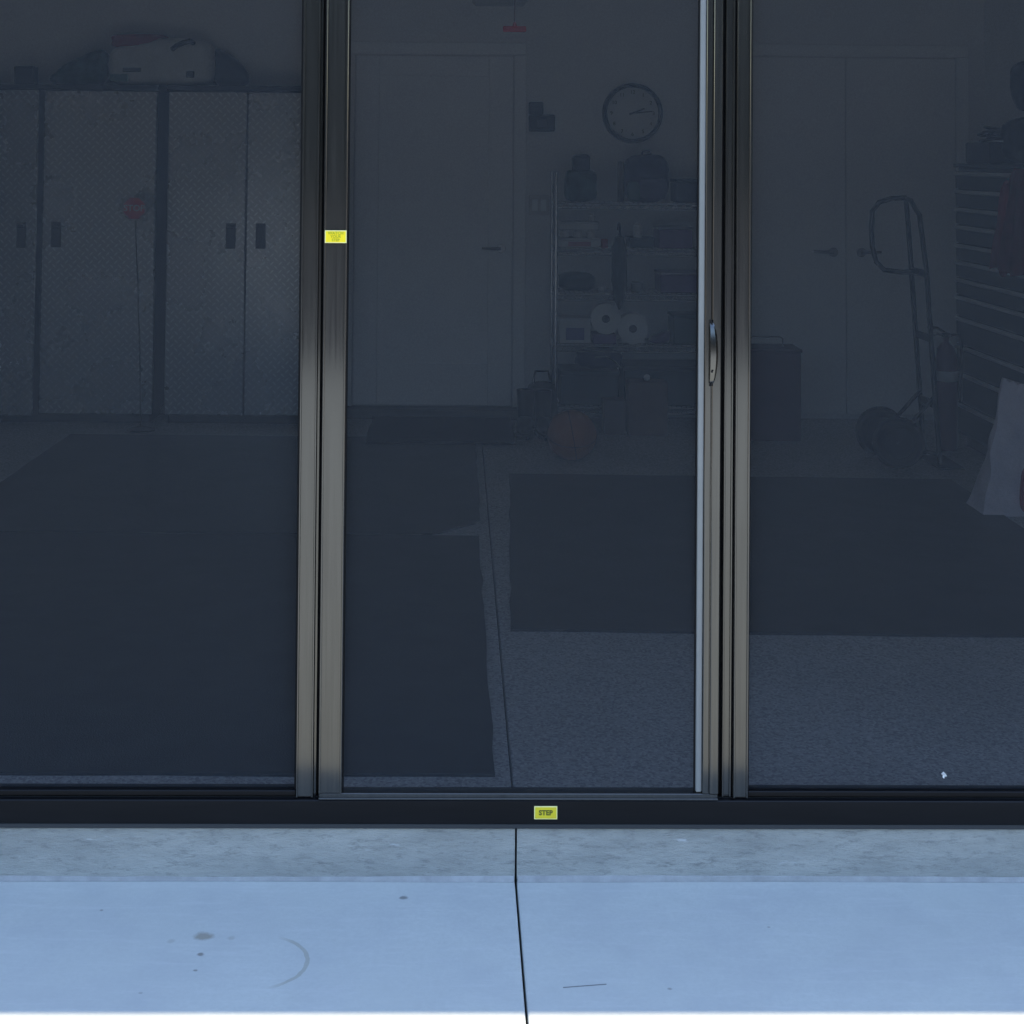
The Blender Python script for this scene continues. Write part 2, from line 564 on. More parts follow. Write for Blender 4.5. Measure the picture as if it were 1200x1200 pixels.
# ------------------------------------------------------------------ the setting
tag(MB().prism([(-400, -400), (400, -400), (400, 400), (-400, 400)], -0.6, -0.06).build(
    'ground', mat('dry_gravel_ground', (0.30, 0.25, 0.19), 0.95, 0, 0.2, var=0.3, vscale=0.6, bump=0.5, bscale=20)), kind='structure')
drive = tag(MB().box(-3.6, 3.6, -5.4, 0.4, -0.055, -0.035).build('driveway', mat('joint_filler', (0.03, 0.03, 0.03), 0.95)), kind='structure')
def slab(x0, x1, y0, y1):
    MB().box(x0, x1, y0, y1, -0.034, 0.0, 0.004, seg=2).build('slab', CONC, drive)
J = 0.1405
for y0, y1 in ((-2.6, 0.35), (-5.4, -2.607)):
    slab(-3.6, J-0.0023, y0, y1)
    slab(J+0.0023, 3.6, y0, y1)
tag(MB().box(-60, 60, -6.0, -5.45, -0.055, -0.012, 0.004).build('pavement', CONC), kind='structure')
tag(MB().box(-90, 90, -15.5, -6.1, -0.055, -0.03).build('road', mat('asphalt', (0.05, 0.05, 0.052), 0.9, 0, 0.3, var=0.2, vscale=3, bump=0.5, bscale=120)), kind='structure')

# garage floor: two slabs with a saw-cut joint between, front face forms the step
gfl = tag(MB().box(-3.3, 3.2, 0.25, 6.0, -0.03, 0.085).build('garage_floor', MATS['joint_filler']), kind='structure')
def yf(x, d=0.0):
    return (x-PIV)*math.tan(YAW) + d
FR = -0.018
for x0, x1 in ((-3.3, J-0.0023), (J+0.0023, 3.2)):
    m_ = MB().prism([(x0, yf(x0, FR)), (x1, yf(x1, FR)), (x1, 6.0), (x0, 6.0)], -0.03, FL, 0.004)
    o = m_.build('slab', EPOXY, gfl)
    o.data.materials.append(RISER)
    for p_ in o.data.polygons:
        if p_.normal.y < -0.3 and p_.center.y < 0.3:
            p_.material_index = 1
# mortar bead along the foot of the step
for x0, x1 in ((-2.3, J-0.004), (J+0.004, 2.3)):
    m_ = MB()
    n = 60
    prev = None
    rnd = random.Random(3)
    for i in range(n+1):
        x = x0+(x1-x0)*i/n
        w = 0.006 + 0.002*math.sin(x*5+1) + rnd.uniform(-0.0006, 0.0006)
        h = 0.012 + 0.002*math.sin(x*3.1) + rnd.uniform(-0.0006, 0.0006)
        y = yf(x, FR)
        ring = [m_.bm.verts.new(q) for q in ((x, y+0.003, h), (x, y-w*0.45, h*0.75), (x, y-w, 0.0006), (x, y+0.003, 0.0004))]
        if prev:
            for k in range(3):
                m_.bm.faces.new((prev[k], ring[k], ring[k+1], prev[k+1]))
        prev = ring
    m_.build('mortar_bead', mat('pale_mortar', (0.34, 0.34, 0.33), 0.9, 0, 0.2, var=0.15, vscale=25, bump=0.5, bscale=120), gfl, smooth=True)

# ------------------------------------------------------------------ the garage
RW = 5.62                    # inner face of the back wall
XL, XR = -3.25, 3.06         # inner faces of the side walls
OPX0, OPX1, OPZ = -2.45, 2.55, 2.26
g = tag(empty('garage', (0, 0, 0)), 'white walled garage interior with plain white doors seen through dark screens', 'garage')
MB().box(XL-0.2, XR+0.2, RW, RW+0.2, 0.0, 2.9).build('rear_wall', WALL, g)
MB().box(XL-0.2, XL, 0.14, RW-0.002, 0.0, 2.9).build('side_wall', WALL, g)
MB().box(XR, XR+0.2, 0.14, RW-0.002, 0.0, 2.9).build('side_wall', WALL, g)
MB().box(XL-0.2, XR+0.2, 0.14, RW+0.2, 2.75, 2.94).build('ceiling', CEIL, g)
fw = MB()
T0, T1 = -0.165, 0.13
PAR = 3.02
for (x0, x1, z0, z1) in ((-3.6, OPX0, -0.03, OPZ), (OPX1, 3.6, -0.03, OPZ), (-3.6, 3.6, OPZ, PAR)):
    M = Matrix.Translation((PIV, 0, 0)) @ Matrix.Rotation(YAW, 4, 'Z') @ Matrix.Translation((-PIV, 0, 0))
    fw.box(x0, x1, T0, T1, z0, z1, 0.0, M)
fw.build('front_wall', STUCCO, g)

# entry door in the back wall, a step below it
d = MB().box(-0.590, 0.318, RW-0.022, RW+0.01, 0.180, 2.186, 0.002).build('door', DOORW, g)
tag(d, 'plain white single door in the back wall')
fr = MB()
for (x0, x1, z0, z1) in ((-0.590, -0.455, 0.180, 2.186), (0.180, 0.318, 0.180, 2.186), (-0.453, 0.178, 2.070, 2.186), (-0.453, 0.178, 0.180, 0.42)):
    fr.box(x0, x1, RW-0.034, RW-0.0225, z0, z1, 0.002)
fr.build('door_panel_frame', DOORW, d)
h = MB().lathe([(0.026, 0), (0.026, 0.008), (0.012, 0.012), (0.010, 0.045), (0, 0.045)], (0.255, RW-0.080, 1.08), 'Y', 16)
h.tube([(0.255, RW-0.078, 1.08), (0.20, RW-0.082, 1.08), (0.145, RW-0.078, 1.083)], [0.010, 0.009, 0.007], 8)
h.build('handle', NICKEL, d, True)
cs = MB()
for (x0, x1, z0, z1) in ((-0.670, -0.598, 0.14, 2.196), (0.326, 0.398, 0.14, 2.196), (-0.670, 0.398, 2.198, 2.268)):
    cs.box(x0, x1, RW-0.018, RW+0.005, z0, z1, 0.003)
cs.build('door_casing', DOORW, g)
MB().box(-0.64, 0.40, RW-0.14, RW+0.01, FL, 0.170, 0.005).build('door_step', mat('grey_step', (0.16, 0.155, 0.15), 0.8, var=0.1), g)

# tall double closet doors
def leaf(x0, x1, hx, sgn, lab):
    d = MB().box(x0, x1, RW-0.020, RW+0.01, 0.145, 2.196, 0.003).build('closet_door', DOORW, g)
    tag(d, lab)
    h = MB().lathe([(0.027, 0), (0.027, 0.008), (0.012, 0.012), (0.010, 0.045), (0, 0.045)], (hx, RW-0.066, 1.075), 'Y', 16)
    h.tube([(hx, RW-0.064, 1.075), (hx+sgn*0.06, RW-0.070, 1.075), (hx+sgn*0.115, RW-0.064, 1.078)], [0.010, 0.009, 0.007], 8)
    h.build('handle', NICKEL, d, True)
leaf(1.612, 2.2455, 2.165, -1, 'left leaf of the white closet double door')
leaf(2.2505, 2.884, 2.325, 1, 'right leaf of the white closet double door')
cs = MB()
for (x0, x1, z0, z1) in ((1.535, 1.606, FL, 2.202), (2.890, 2.960, FL, 2.202), (1.535, 2.960, 2.204, 2.272)):
    cs.box(x0, x1, RW-0.018, RW+0.005, z0, z1, 0.003)
cs.build('closet_casing', DOORW, g)
MB().box(0.400, 1.533, RW-0.013, RW+0.005, FL, 0.20, 0.003).build('baseboard', DOORW, g)

# ------------------------------------------------------------------ screens across the opening
def stile(m_, x0, x1, z0, z1, y0, y1, groove=None):
    """extruded stile with small lips along both edges and an optional groove"""
    x0, x1 = x0-PIV, x1-PIV
    m_.box(x0, x1, y0, y1, z0, z1, 0.0016)
    m_.box(x0+0.0005, x0+0.0045, y0-0.004, y0+0.004, z0+0.0005, z1-0.0005, 0.0008)
    m_.box(x1-0.0045, x1-0.0005, y0-0.004, y0+0.004, z0+0.0005, z1-0.0005, 0.0008)
    return m_

SZ0, SZ1 = 0.180, 2.235       # bottom and top of the panels
def screen_panel(x0, x1, label, near_x0, near_x1, near_left):
    r = front_root('screen_panel')
    tag(r, label, 'screen panel', 'fixed screens beside the screen door')
    # jamb stile next to the door, far stile at the wall
    m_ = MB()
    if near_left:
        stile(m_, near_x0, near_x0+0.021, SZ0, SZ1, -0.004, 0.034)
        m_.build('stile', FRAME, r)
        m2 = MB()
        stile(m2, near_x0+0.0245, near_x1, SZ0, SZ1, -0.010, 0.034)
        m2.build('stile', FRAME, r)
        MB().box(near_x0+0.0205-PIV, near_x0+0.025-PIV, 0.004, 0.030, SZ0, SZ1).build('groove', GASKET, r)
        m3 = MB(); stile(m3, x1-0.05, x1, SZ0, SZ1, -0.008, 0.034); m3.build('stile', FRAME, r)
        a, b = near_x1, x1-0.05
    else:
        stile(m_, near_x0, near_x1-0.0035, SZ0, SZ1, -0.010, 0.034)
        m_.build('stile', FRAME, r)
        MB().box(near_x1-0.004-PIV, near_x1+0.0025-PIV, -0.003, 0.030, SZ0, SZ1, 0.001).build('edge_channel', FRAME, r)
        m3 = MB(); stile(m3, x0, x0+0.05, SZ0, SZ1, -0.008, 0.034); m3.build('stile', FRAME, r)
        a, b = x0+0.05, near_x0
    a -= PIV; b -= PIV
    MB().box(a+0.0005, b-0.0005, -0.006, 0.030, SZ0+0.0005, SZ0+0.013, 0.0015).build('rail', FRAME_D, r)
    MB().box(a+0.0005, b-0.0005, -0.006, 0.030, SZ1-0.05, SZ1, 0.0015).build('rail', FRAME_D, r)
    # spline holding the mesh
    MB().box(a+0.001, a+0.005, 0.006, 0.014, SZ0+0.013, SZ1-0.05).build('spline', GASKET, r)
    MB().box(b-0.005, b-0.001, 0.006, 0.014, SZ0+0.013, SZ1-0.05).build('spline', GASKET, r)
    w = MB()
    w.box(a+0.0005, b-0.0005, 0.0120, 0.0123, SZ0+0.0125, SZ1-0.049)
    w.bm.faces.ensure_lookup_table()
    # a woven sheet: keep one face only so the yarn covers the view once
    keep = min(w.bm.faces, key=lambda f: f.calc_center_median().y)
    bmesh.ops.delete(w.bm, geom=[f for f in w.bm.faces if f is not keep], context='FACES')
    w.build('screen_mesh', SCREEN, r)
    return r
screen_panel(OPX0+0.004, -0.302, 'wide fixed dark insect screen left of the screen door', -0.3475, -0.3055, False)
screen_panel(0.596, OPX1-0.004, 'wide fixed dark insect screen right of the screen door', 0.597, 0.655, True)

door = tag(front_root('screen_door'), 'narrow dark framed screen door with recessed pull and yellow sticker', 'screen door')
DX0, DX1 = -0.297, 0.587
m_ = MB(); stile(m_, DX0, -0.246, 0.193, 2.225, -0.020, 0.012); m_.build('stile', FRAME, door)
m_ = MB()
x0, x1 = 0.552-PIV, DX1-PIV
m_.box(x0, x0+0.0135, -0.020, 0.012, 0.193, 2.225, 0.0012)
m_.box(x0+0.0160, x1, -0.022, 0.012, 0.193, 2.225, 0.0012)
m_.box(x0+0.0130, x0+0.0165, -0.015, 0.010, 0.193, 2.225)
m_.build('stile', FRAME, door)
MB().box(0.5378-PIV, 0.5515-PIV, -0.016, 0.012, 0.1945, 2.222, 0.003, seg=2).build('seal_strip', SEAL, door)
m_ = MB()
m_.box(DX0+0.0005-PIV, DX1-0.0005-PIV, -0.019, 0.012, 0.1815, 0.1925, 0.0014)
m_.box(DX0+0.0005-PIV, DX1-0.0005-PIV, -0.023, 0.006, 0.1795, 0.1835, 0.0008)
m_.build('rail', FRAME, door)
MB().box(-0.2455-PIV, 0.5373-PIV, -0.019, 0.012, 2.175, 2.225, 0.0014).build('rail', FRAME, door)
w = MB()
vv = [w.bm.verts.new(q) for q in ((-0.2465-PIV, -0.004, 0.192), (0.5383-PIV, -0.004, 0.192), (0.5383-PIV, -0.004, 2.176), (-0.2465-PIV, -0.004, 2.176))]
w.bm.faces.new(vv)
w.build('screen_mesh', SCREEN, door)
MB().box(-0.2455-PIV, -0.2420-PIV, -0.009, -0.002, 0.193, 2.175).build('spline', GASKET, door)
MB().box(0.5345-PIV, 0.5375-PIV, -0.009, -0.002, 0.193, 2.175).build('spline', GASKET, door)
# crescent pull on the lock stile
hd = MB()
n = 26
prev = None
for i in range(n+1):
    t = i/n
    z = 1.100+0.134*t
    bulge = math.sin(math.pi*t)**0.6
    xx = 0.5665-PIV
    ring = [hd.bm.verts.new(q) for q in ((xx-0.0065, -0.0215, z), (xx-0.0045, -0.0225-0.011*bulge, z), (xx+0.001+0.006*bulge, -0.0225-0.015*bulge, z), (xx+0.003+0.010*bulge, -0.0225-0.006*bulge, z), (xx+0.003+0.010*bulge, -0.0215, z))]
    if prev:
        for k in range(4):
            hd.bm.faces.new((prev[k], ring[k], ring[k+1], prev[k+1]))
    prev = ring
pull = hd.build('pull_handle', mat('polished_bronze', (0.12, 0.118, 0.115), 0.22, 1.0), door, True)
pts = []
for i in range(25):
    t = i/24
    a = math.pi*t
    pts.append((0.5625-PIV+0.0125*math.sin(a)**0.7, -0.0235, 1.094+0.146*t))
MB().tube(pts, 0.0022, 6).build('pull_rim', GASKET, pull, True)
MB().lathe([(0.0022, 0), (0.0022, -0.003), (0, -0.003)], (0.5645-PIV, -0.034, 1.128), 'Y', 10).build('screw', GASKET, pull, True)

# black strips added behind the gaps beside the door to keep them dark
MB().box(-0.3045-PIV, -0.2955-PIV, 0.0125, 0.0300, 0.181, 2.224).build('dark_gap_strip', GASKET, door)
MB().box(0.5860-PIV, 0.5985-PIV, 0.0125, 0.0300, 0.181, 2.224).build('dark_gap_strip', GASKET, door)
thr = tag(front_root('threshold_track'), 'long black metal threshold track under the screens along the step', 'threshold')
MB().box(OPX0+0.01-PIV, OPX1-0.01-PIV, -0.022, 0.05, 0.1265, 0.1785, 0.002).build('track_body', FRAME_D, thr)
MB().box(OPX0+0.01-PIV, OPX1-0.01-PIV, -0.0195, 0.04, 0.1155, 0.1258, 0.001).build('weather_strip', mat('blue_grey_rubber', (0.03, 0.034, 0.038), 0.45, 0, 0.5), thr)
MB().box(OPX0+0.01-PIV, OPX1-0.01-PIV, -0.0045, 0.0005, 0.1787, 0.1794, 0).build('track_lip', FRAME, thr)

# stickers
YEL = mat('yellow_vinyl', (0.92, 0.72, 0.012), 0.45, 0, 0.4)
PALE = mat('pale_sticker_border', (0.90, 0.84, 0.36), 0.5)
OLIVE = mat('dark_sticker_print', (0.10, 0.11, 0.01), 0.5)
INKY = mat('worn_sticker_print', (0.42, 0.42, 0.01), 0.5)
s = tag(front_root('sticker'), 'small yellow sticker with three lines on the left stile of the screen door', 'sticker')
MB().box(-0.2945-PIV, -0.2465-PIV, -0.0256, -0.0245, 1.4055, 1.4335, 0.0004).build('backing', PALE, s)
MB().box(-0.2925-PIV, -0.2485-PIV, -0.0262, -0.0257, 1.4075, 1.4315, 0.0001).build('face', YEL, s)
text('WATCH', 0.0092, INKY, s, loc=(-0.2705-PIV, -0.0264, 1.4272), bold=0.0002)
text('YOUR', 0.0085, INKY, s, loc=(-0.2705-PIV, -0.0264, 1.4196), bold=0.0001)
text('STEP', 0.0085, INKY, s, loc=(-0.2705-PIV, -0.0264, 1.4120), bold=0.0001)
s = tag(front_root('sticker'), 'small yellow sticker reading STEP on the black threshold track', 'sticker')
MB().box(0.1795-PIV, 0.2305-PIV, -0.0240, -0.0222, 0.1385, 0.1670, 0.0004).build('backing', PALE, s)
MB().box(0.1815-PIV, 0.2285-PIV, -0.0246, -0.0241, 0.1405, 0.1650, 0.0001).build('face', mat('lime_vinyl', (0.72, 0.60, 0.02), 0.45), s)
text('STEP', 0.0150, OLIVE, s, loc=(0.205-PIV, -0.0248, 0.1528), bold=0.0005, sx=0.98)

# white scrap caught on the right screen
m_ = MB()
vv = [m_.bm.verts.new((x, y, z)) for x, y, z in ((0, 0, 0.0075), (0.0055, -0.001, 0.002), (0.0075, -0.002, -0.002), (0.0022, -0.001, -0.0035), (0.0015, 0, -0.0085), (-0.0022, -0.001, -0.0045), (-0.0018, 0, 0.0), (-0.006, -0.002, 0.003))]
m_.bm.faces.new(vv)
bmesh.ops.solidify(m_.bm, geom=list(m_.bm.faces), thickness=0.0008)
sw = tag(m_.build('paper_scrap', mat('white_paper', (0.85, 0.85, 0.83), 0.7)), 'tiny white scrap stuck low on the right screen', 'scrap')
sw.location = (1.098, yf(1.098, 0.0035), 0.2235)

# ------------------------------------------------------------------ floor mats
def mat_obj(pts, label, m, th=0.008, z=FL+0.0005, name='floor_mat'):
    rj = random.Random(len(label))
    fine = []
    for (ax, ay), (bx, by) in zip(pts, pts[1:]+pts[:1]):
        n = max(1, int(math.hypot(bx-ax, by-ay)/0.16))
        for k in range(n):
            e = 0.004 if 0 < k else 0.0
            fine.append((ax+(bx-ax)*k/n+rj.uniform(-e, e), ay+(by-ay)*k/n+rj.uniform(-e, e)))
    pts = fine
    return tag(MB().prism(pts, z, z+th, 0.002).build(name, m), label, 'mat', 'rubber mats on the garage floor' if name == 'floor_mat' else None)
corner = [(0.105, 2.98), (0.08, 2.90), (0.02, 2.83), (-0.06, 2.73), (-0.14, 2.690)]
mat_obj([(-2.035, 4.87), (-2.05, 2.690)] + corner[::-1] + [(0.105, 4.86)], 'black floor mat at the back left, its near corner rounded off', RUBBER2)
mat_obj([(-2.06, 2.674), (-2.05, 0.245), (0.101, 0.268), (0.095, 2.674)], 'black floor mat at the front left, nearest the screen door', RUBBER)
mat_obj([(0.255, 3.907), (0.177, 1.444), (2.27, 1.41), (2.31, 3.86)], 'black floor mat on the right half of the garage floor', RUBBER2)
mat_obj([(-0.46, 4.66), (0.31, 4.66), (0.315, 5.44), (-0.465, 5.44)], 'dark doormat at the foot of the white single door', COIR, 0.014, FL+0.009, 'doormat')

# ------------------------------------------------------------------ cabinets
CY = 5.25
BLKM = mat('black_powder_coat', (0.016, 0.017, 0.02), 0.5, 0, 0.4, var=0.15)
HANDLE = mat('dark_pull', (0.02, 0.02, 0.024), 0.4, 0, 0.5)
def cabinet(x0, xs, x1, label, ajar=0.0):
    r = tag(empty('cabinet', ((x0+x1)/2, CY+0.17, FL)), label, 'cabinet', 'tread plate cabinets along the back wall')
    cx, cy = (x0+x1)/2, CY+0.17
    B = lambda a, b, c, d_, e, f, bv=0.0: MB().box(a-cx, b-cx, c-cy, d_-cy, e-FL, f-FL, bv)
    B(x0, x1, CY+0.022, RW-0.003, 0.165, 1.958).build('carcass', BLKM, r)
    B(x0+0.02, x1-0.02, CY+0.05, RW-0.01, FL, 0.164).build('toe_kick', BLKM, r)
    B(x0-0.006, x1+0.006, CY-0.01, RW-0.003, 1.960, 1.990, 0.003).build('top', BLKM, r)
    for (a, b, hx, rot) in ((x0+0.004, xs-0.003, xs-0.082, ajar), (xs+0.003, x1-0.004, xs+0.082, 0.0)):
        dd = MB().box(0, b-a, -0.020, 0.0, 0.168-FL, 1.954-FL, 0.003).build('door', PLATE, r)
        dd.location = (a-cx, CY+0.0205-cy, 0)
        dd.rotation_euler = (0, 0, rot)
        hp = hx-a
        hm = MB()
        hm.box(hp-0.027, hp+0.027, -0.026, -0.0195, 1.085-FL, 1.225-FL, 0.002)
        hm.box(hp-0.020, hp+0.020, -0.034, -0.0262, 1.195-FL, 1.215-FL, 0.003)
        hm.build('handle', HANDLE, dd)
    return r
cabinet(-2.945, -2.308, -1.676, 'wide tread plate cabinet on the far left, its left door ajar', -R(8.0))
cabinet(-1.615, -1.172, -0.730, 'narrower tread plate cabinet nearest the white single door', -R(1.5))

# things on top of the cabinets
def soft_obj(name, label, cat, x0, x1, y0, y1, z0, z1, m, p=4, wob=0.05, fn=None, seed=1, group=None):
    o = MB().soft(x0-(x0+x1)/2, x1-(x0+x1)/2, y0-(y0+y1)/2, y1-(y0+y1)/2, 0, z1-z0, p, wob, fn, seed=seed).build(name, m, None, True)
    o.location = ((x0+x1)/2, (y0+y1)/2, z0)
    return tag(o, label, cat, group)
GREEN = mat('dark_green_fabric', (0.035, 0.085, 0.065), 0.9, 0, 0.2, var=0.4, vscale=12, bump=0.4, bscale=60)
NAVY = mat('navy_fabric', (0.03, 0.03, 0.075), 0.9, 0, 0.2, var=0.3, vscale=12, bump=0.4, bscale=60)
WHITEB = mat('off_white_plastic', (0.62, 0.61, 0.58), 0.5, 0, 0.4, var=0.08, vscale=8)
REDP = mat('red_plastic', (0.35, 0.03, 0.04), 0.45, 0, 0.4, var=0.15)
def slope(v):
    k = (v.x+1)/2
    return Vector((v.x, v.y, -1+(v.z+1)*(0.30+0.70*k)))
soft_obj('duffel_bag', 'dark green duffel bag slumped on top of the left cabinet', 'bag', -2.31, -1.985, 5.30, 5.56, 1.990, 2.235, GREEN, 3.2, 0.08, slope, 4)
MB_pack = tag(empty('package', (-1.68, 5.42, 1.990)), 'bulky white package with red top lying across the cabinets', 'package')
body = MB().soft(-0.30, 0.30, -0.13, 0.13, 0.001, 0.275, 5.0, 0.03, lambda v: Vector((v.x*(1-0.05*max(0, v.z)), v.y, v.z*(0.86 if v.x < -0.1 else 1.0) - (0.14 if v.x < -0.1 else 0))), seed=2).build('wrapping', WHITEB, MB_pack, True)
MB().soft(-0.285, 0.035, -0.115, 0.115, 0.215, 0.295, 4.0, 0.05, seed=5).build('red_top', REDP, MB_pack, True)
MB().tube([(0.075, -0.128, 0.205), (0.10, -0.146, 0.222), (0.14, -0.150, 0.240), (0.175, -0.146, 0.250), (0.195, -0.128, 0.240)], 0.015, 8).build('grip', BLACK, MB_pack, True)
MB().box(0.155, 0.200, -0.136, -0.122, 0.045, 0.082, 0.003).build('tag', BLACK, MB_pack)
MB().box(-0.20, -0.10, -0.136, -0.122, 0.075, 0.10, 0.003).build('print_strip', mat('dull_grey_print', (0.12, 0.13, 0.12), 0.6), MB_pack)
MB().box(-0.27, -0.17, -0.137, -0.122, 0.02, 0.062, 0.003).build('print_strip', mat('dull_green_print', (0.10, 0.20, 0.16), 0.6), MB_pack)
soft_obj('shadow_lump', 'black lump standing for the shadow at the right end of the white package', 'bag', -1.40, -1.20, 5.38, 5.60, 1.990, 2.25, mat('black_nylon', (0.02, 0.02, 0.024), 0.8), 3.0, 0.1, lambda v: Vector((v.x, v.y, -1+(v.z+1)*(1.0-0.30*(v.x+1)))), 8)  # solid black shape stands in for shadow beside the package
tag(MB().box(-0.055, 0.055, -0.05, 0.05, 0, 0.105, 0.005).build('small_box', BLACK, None, False, (-2.44, 5.36, 1.990)), 'small dark box at the left end of the cabinet top', 'box')

# ------------------------------------------------------------------ stop sign on a thin pole
ss = tag(empty('stop_sign', (-1.697, 5.05, FL)), 'small red octagonal STOP sign on a thin leaning pole by the cabinets', 'sign')
M = Matrix.Translation((-0.055, -0.012, 1.195)) @ Matrix.Rotation(R(90), 4, 'X')
oc = [(0.066*math.cos(R(22.5+45*k)), 0.066*math.sin(R(22.5+45*k))) for k in range(8)]
ocw = [(0.061*math.cos(R(22.5+45*k)), 0.061*math.sin(R(22.5+45*k))) for k in range(8)]
MB().prism(oc, -0.003, 0.002, 0, M).build('plate', mat('sign_white', (0.55, 0.40, 0.40), 0.5), ss)
fc = MB().prism(ocw, 0.0023, 0.0032, 0, M).build('face', mat('sign_red', (0.75, 0.04, 0.05), 0.45), ss)
text('STOP', 0.048, MATS['white_paper'], fc, loc=(-0.055, -0.0156, 1.195), bold=0.001)
MB().tube([(0, 0, 0.01), (-0.012, 0, 0.4), (-0.034, 0, 0.85), (-0.054, -0.004, 1.24)], 0.0042, 6).build('pole', BLACK, ss, True)
MB().lathe([(0.075, 0), (0.075, 0.006), (0.02, 0.02), (0, 0.02)], (0, 0, 0.0005), 'Z', 20).build('base', BLACK, ss, True)

# ------------------------------------------------------------------ things on the back wall
ck = tag(empty('wall_clock', (1.013, RW-0.002, 1.865)), 'round white wall clock with black rim above the wire shelves', 'clock')
MB().lathe([(0.150, -0.006), (0.150, -0.040), (0.160, -0.046), (0.173, -0.036), (0.175, -0.0), (0.150, -0.0)], (0, 0, 0), 'Y', 48).build('rim', BLACK, ck, True)
MB().lathe([(0.1498, -0.004), (0.1498, -0.016), (0, -0.016)], (0, 0, 0), 'Y', 40).build('dial', mat('clock_dial', (0.66, 0.65, 0.62), 0.6), ck, True)
for k in range(1, 13):
    a = R(90-30*k)
    text(str(k), 0.030, BLACK, ck, 'numeral', (0.122*math.cos(a), -0.0172, 0.122*math.sin(a)))
def hand(ang, l, w, y, name):
    M = Matrix.Rotation(-R(90-ang), 4, 'Y')
    MB().box(-0.02, l, y-0.001, y+0.001, -w, w, 0, M).build(name, BLACK, ck)
hand(68, 0.075, 0.0042, -0.019, 'hour_hand')
hand(84, 0.115, 0.0030, -0.022, 'minute_hand')
pd = tag(empty('wall_console', (0.487, RW-0.002, 1.80)), 'black opener control on the wall between door and clock', 'wall control')
MB().box(-0.076, 0.076, -0.040, 0, -0.045, 0.052, 0.006).build('housing', BLACK, pd)
MB().box(-0.076, 0.008, -0.030, 0, 0.0525, 0.125, 0.005).build('upper_housing', mat('dark_grey_plastic', (0.03, 0.03, 0.035), 0.5), pd)
MB().box(-0.030, 0.030, -0.0445, -0.0402, -0.022, 0.025, 0.002).build('push_button', mat('grey_button', (0.06, 0.06, 0.065), 0.4), pd)
sp_ = tag(empty('light_switch', (0.475, RW-0.002, 1.33)), 'small white light switch plate left of the wire shelves', 'switch')
MB().box(-0.060, 0.060, -0.007, 0, -0.058, 0.058, 0.003).build('plate', WHITEB, sp_)
for dx in (-0.025, 0.025):
    MB().box(dx-0.016, dx+0.016, -0.010, -0.0072, -0.033, 0.033, 0.0015).build('rocker', DOORW, sp_)

# opener rail with the red release cord hanging from it
op = tag(empty('opener_rail', (0.225, 2.6, 2.52)), 'ceiling mounted garage door opener rail above the seam in the floor', 'opener')
MB().box(-0.02, 0.02, -2.3, 2.2, 0, 0.04, 0.002).build('rail', NICKEL, op)
MB().box(-0.05, 0.05, -0.06, 0.42, -0.03, -0.001, 0.004).build('trolley', BLACK, op)
MB().box(-0.15, 0.15, 2.21, 2.6, -0.08, 0.12, 0.02).build('motor_head', WHITEB, op)
for yy in (-0.3, 2.4):
    MB().box(-0.012, 0.012, yy-0.012, yy+0.012, 0.121 if yy > 2 else 0.041, 0.229).build('bracket', NICKEL, op)
rc = tag(empty('release_handle', (0.233, 3.0, 2.135)), 'red release handle hanging on a thin cord from the ceiling', 'handle')
REDH = mat('bright_red_plastic', (0.50, 0.02, 0.02), 0.5)
MB().box(-0.049, 0.049, -0.010, 0.010, -0.013, 0.013, 0.006, seg=2).build('grip', REDH, rc, True)
MB().lathe([(0.010, 0.012), (0.006, 0.026), (0.003, 0.03), (0, 0.03)], (0, 0, 0), 'Z', 10).build('neck', REDH, rc, True)
MB().tube([(0, 0, 0.025), (0.002, 0, 0.2), (0, 0, 0.36)], 0.0022, 5).build('cord', mat('dark_red_cord', (0.12, 0.02, 0.02), 0.8), rc)

# ------------------------------------------------------------------ wire shelves
SX0, SX1, SY0, SY1 = 0.548, 1.46, 5.20, 5.57
shx = tag(empty('wire_shelf', ((SX0+SX1)/2, (SY0+SY1)/2, FL)), 'chrome wire shelving unit against the back wall, full of things', 'shelf')
cx, cy = (SX0+SX1)/2, (SY0+SY1)/2
for x in (SX0, SX1):
    for y in (SY0, SY1):
        MB().tube([(x-cx, y-cy, 0.001), (x-cx, y-cy, 1.41)], 0.0105, 10).build('post', CHROME, shx, True)
SHZ = (1.36, 1.105, 0.86, 0.577, 0.24)
for z in SHZ:
    m_ = MB()
    zz = z-FL
    for dz in (-0.004, -0.034):
        m_.tube([(SX0+0.01-cx, SY0-cy, zz+dz-0.004), (SX1-0.01-cx, SY0-cy, zz+dz-0.004)], 0.0040, 6)
        m_.tube([(SX0+0.01-cx, SY1-cy, zz+dz-0.004), (SX1-0.01-cx, SY1-cy, zz+dz-0.004)], 0.0040, 6)
        for x in (SX0, SX1):
            m_.tube([(x-cx, SY0+0.01-cy, zz+dz-0.004), (x-cx, SY1-0.01-cy, zz+dz-0.004)], 0.0040, 6)
    for i in range(1, 34):
        x = SX0+(SX1-SX0)*i/34
        m_.tube([(x-cx, SY0+0.002-cy, zz-0.0025), (x-cx, SY1-0.002-cy, zz-0.0025)], 0.0022, 4)
    for i in range(1, 18):
        x = SX0+(SX1-SX0)*i/18
        m_.tube([(x-cx-0.02, SY0-cy, zz-0.038), (x-cx, SY0-cy, zz-0.009), (x-cx+0.02, SY0-cy, zz-0.038)], 0.0022, 4)
    m_.build('shelf', CHROME, shx, True)

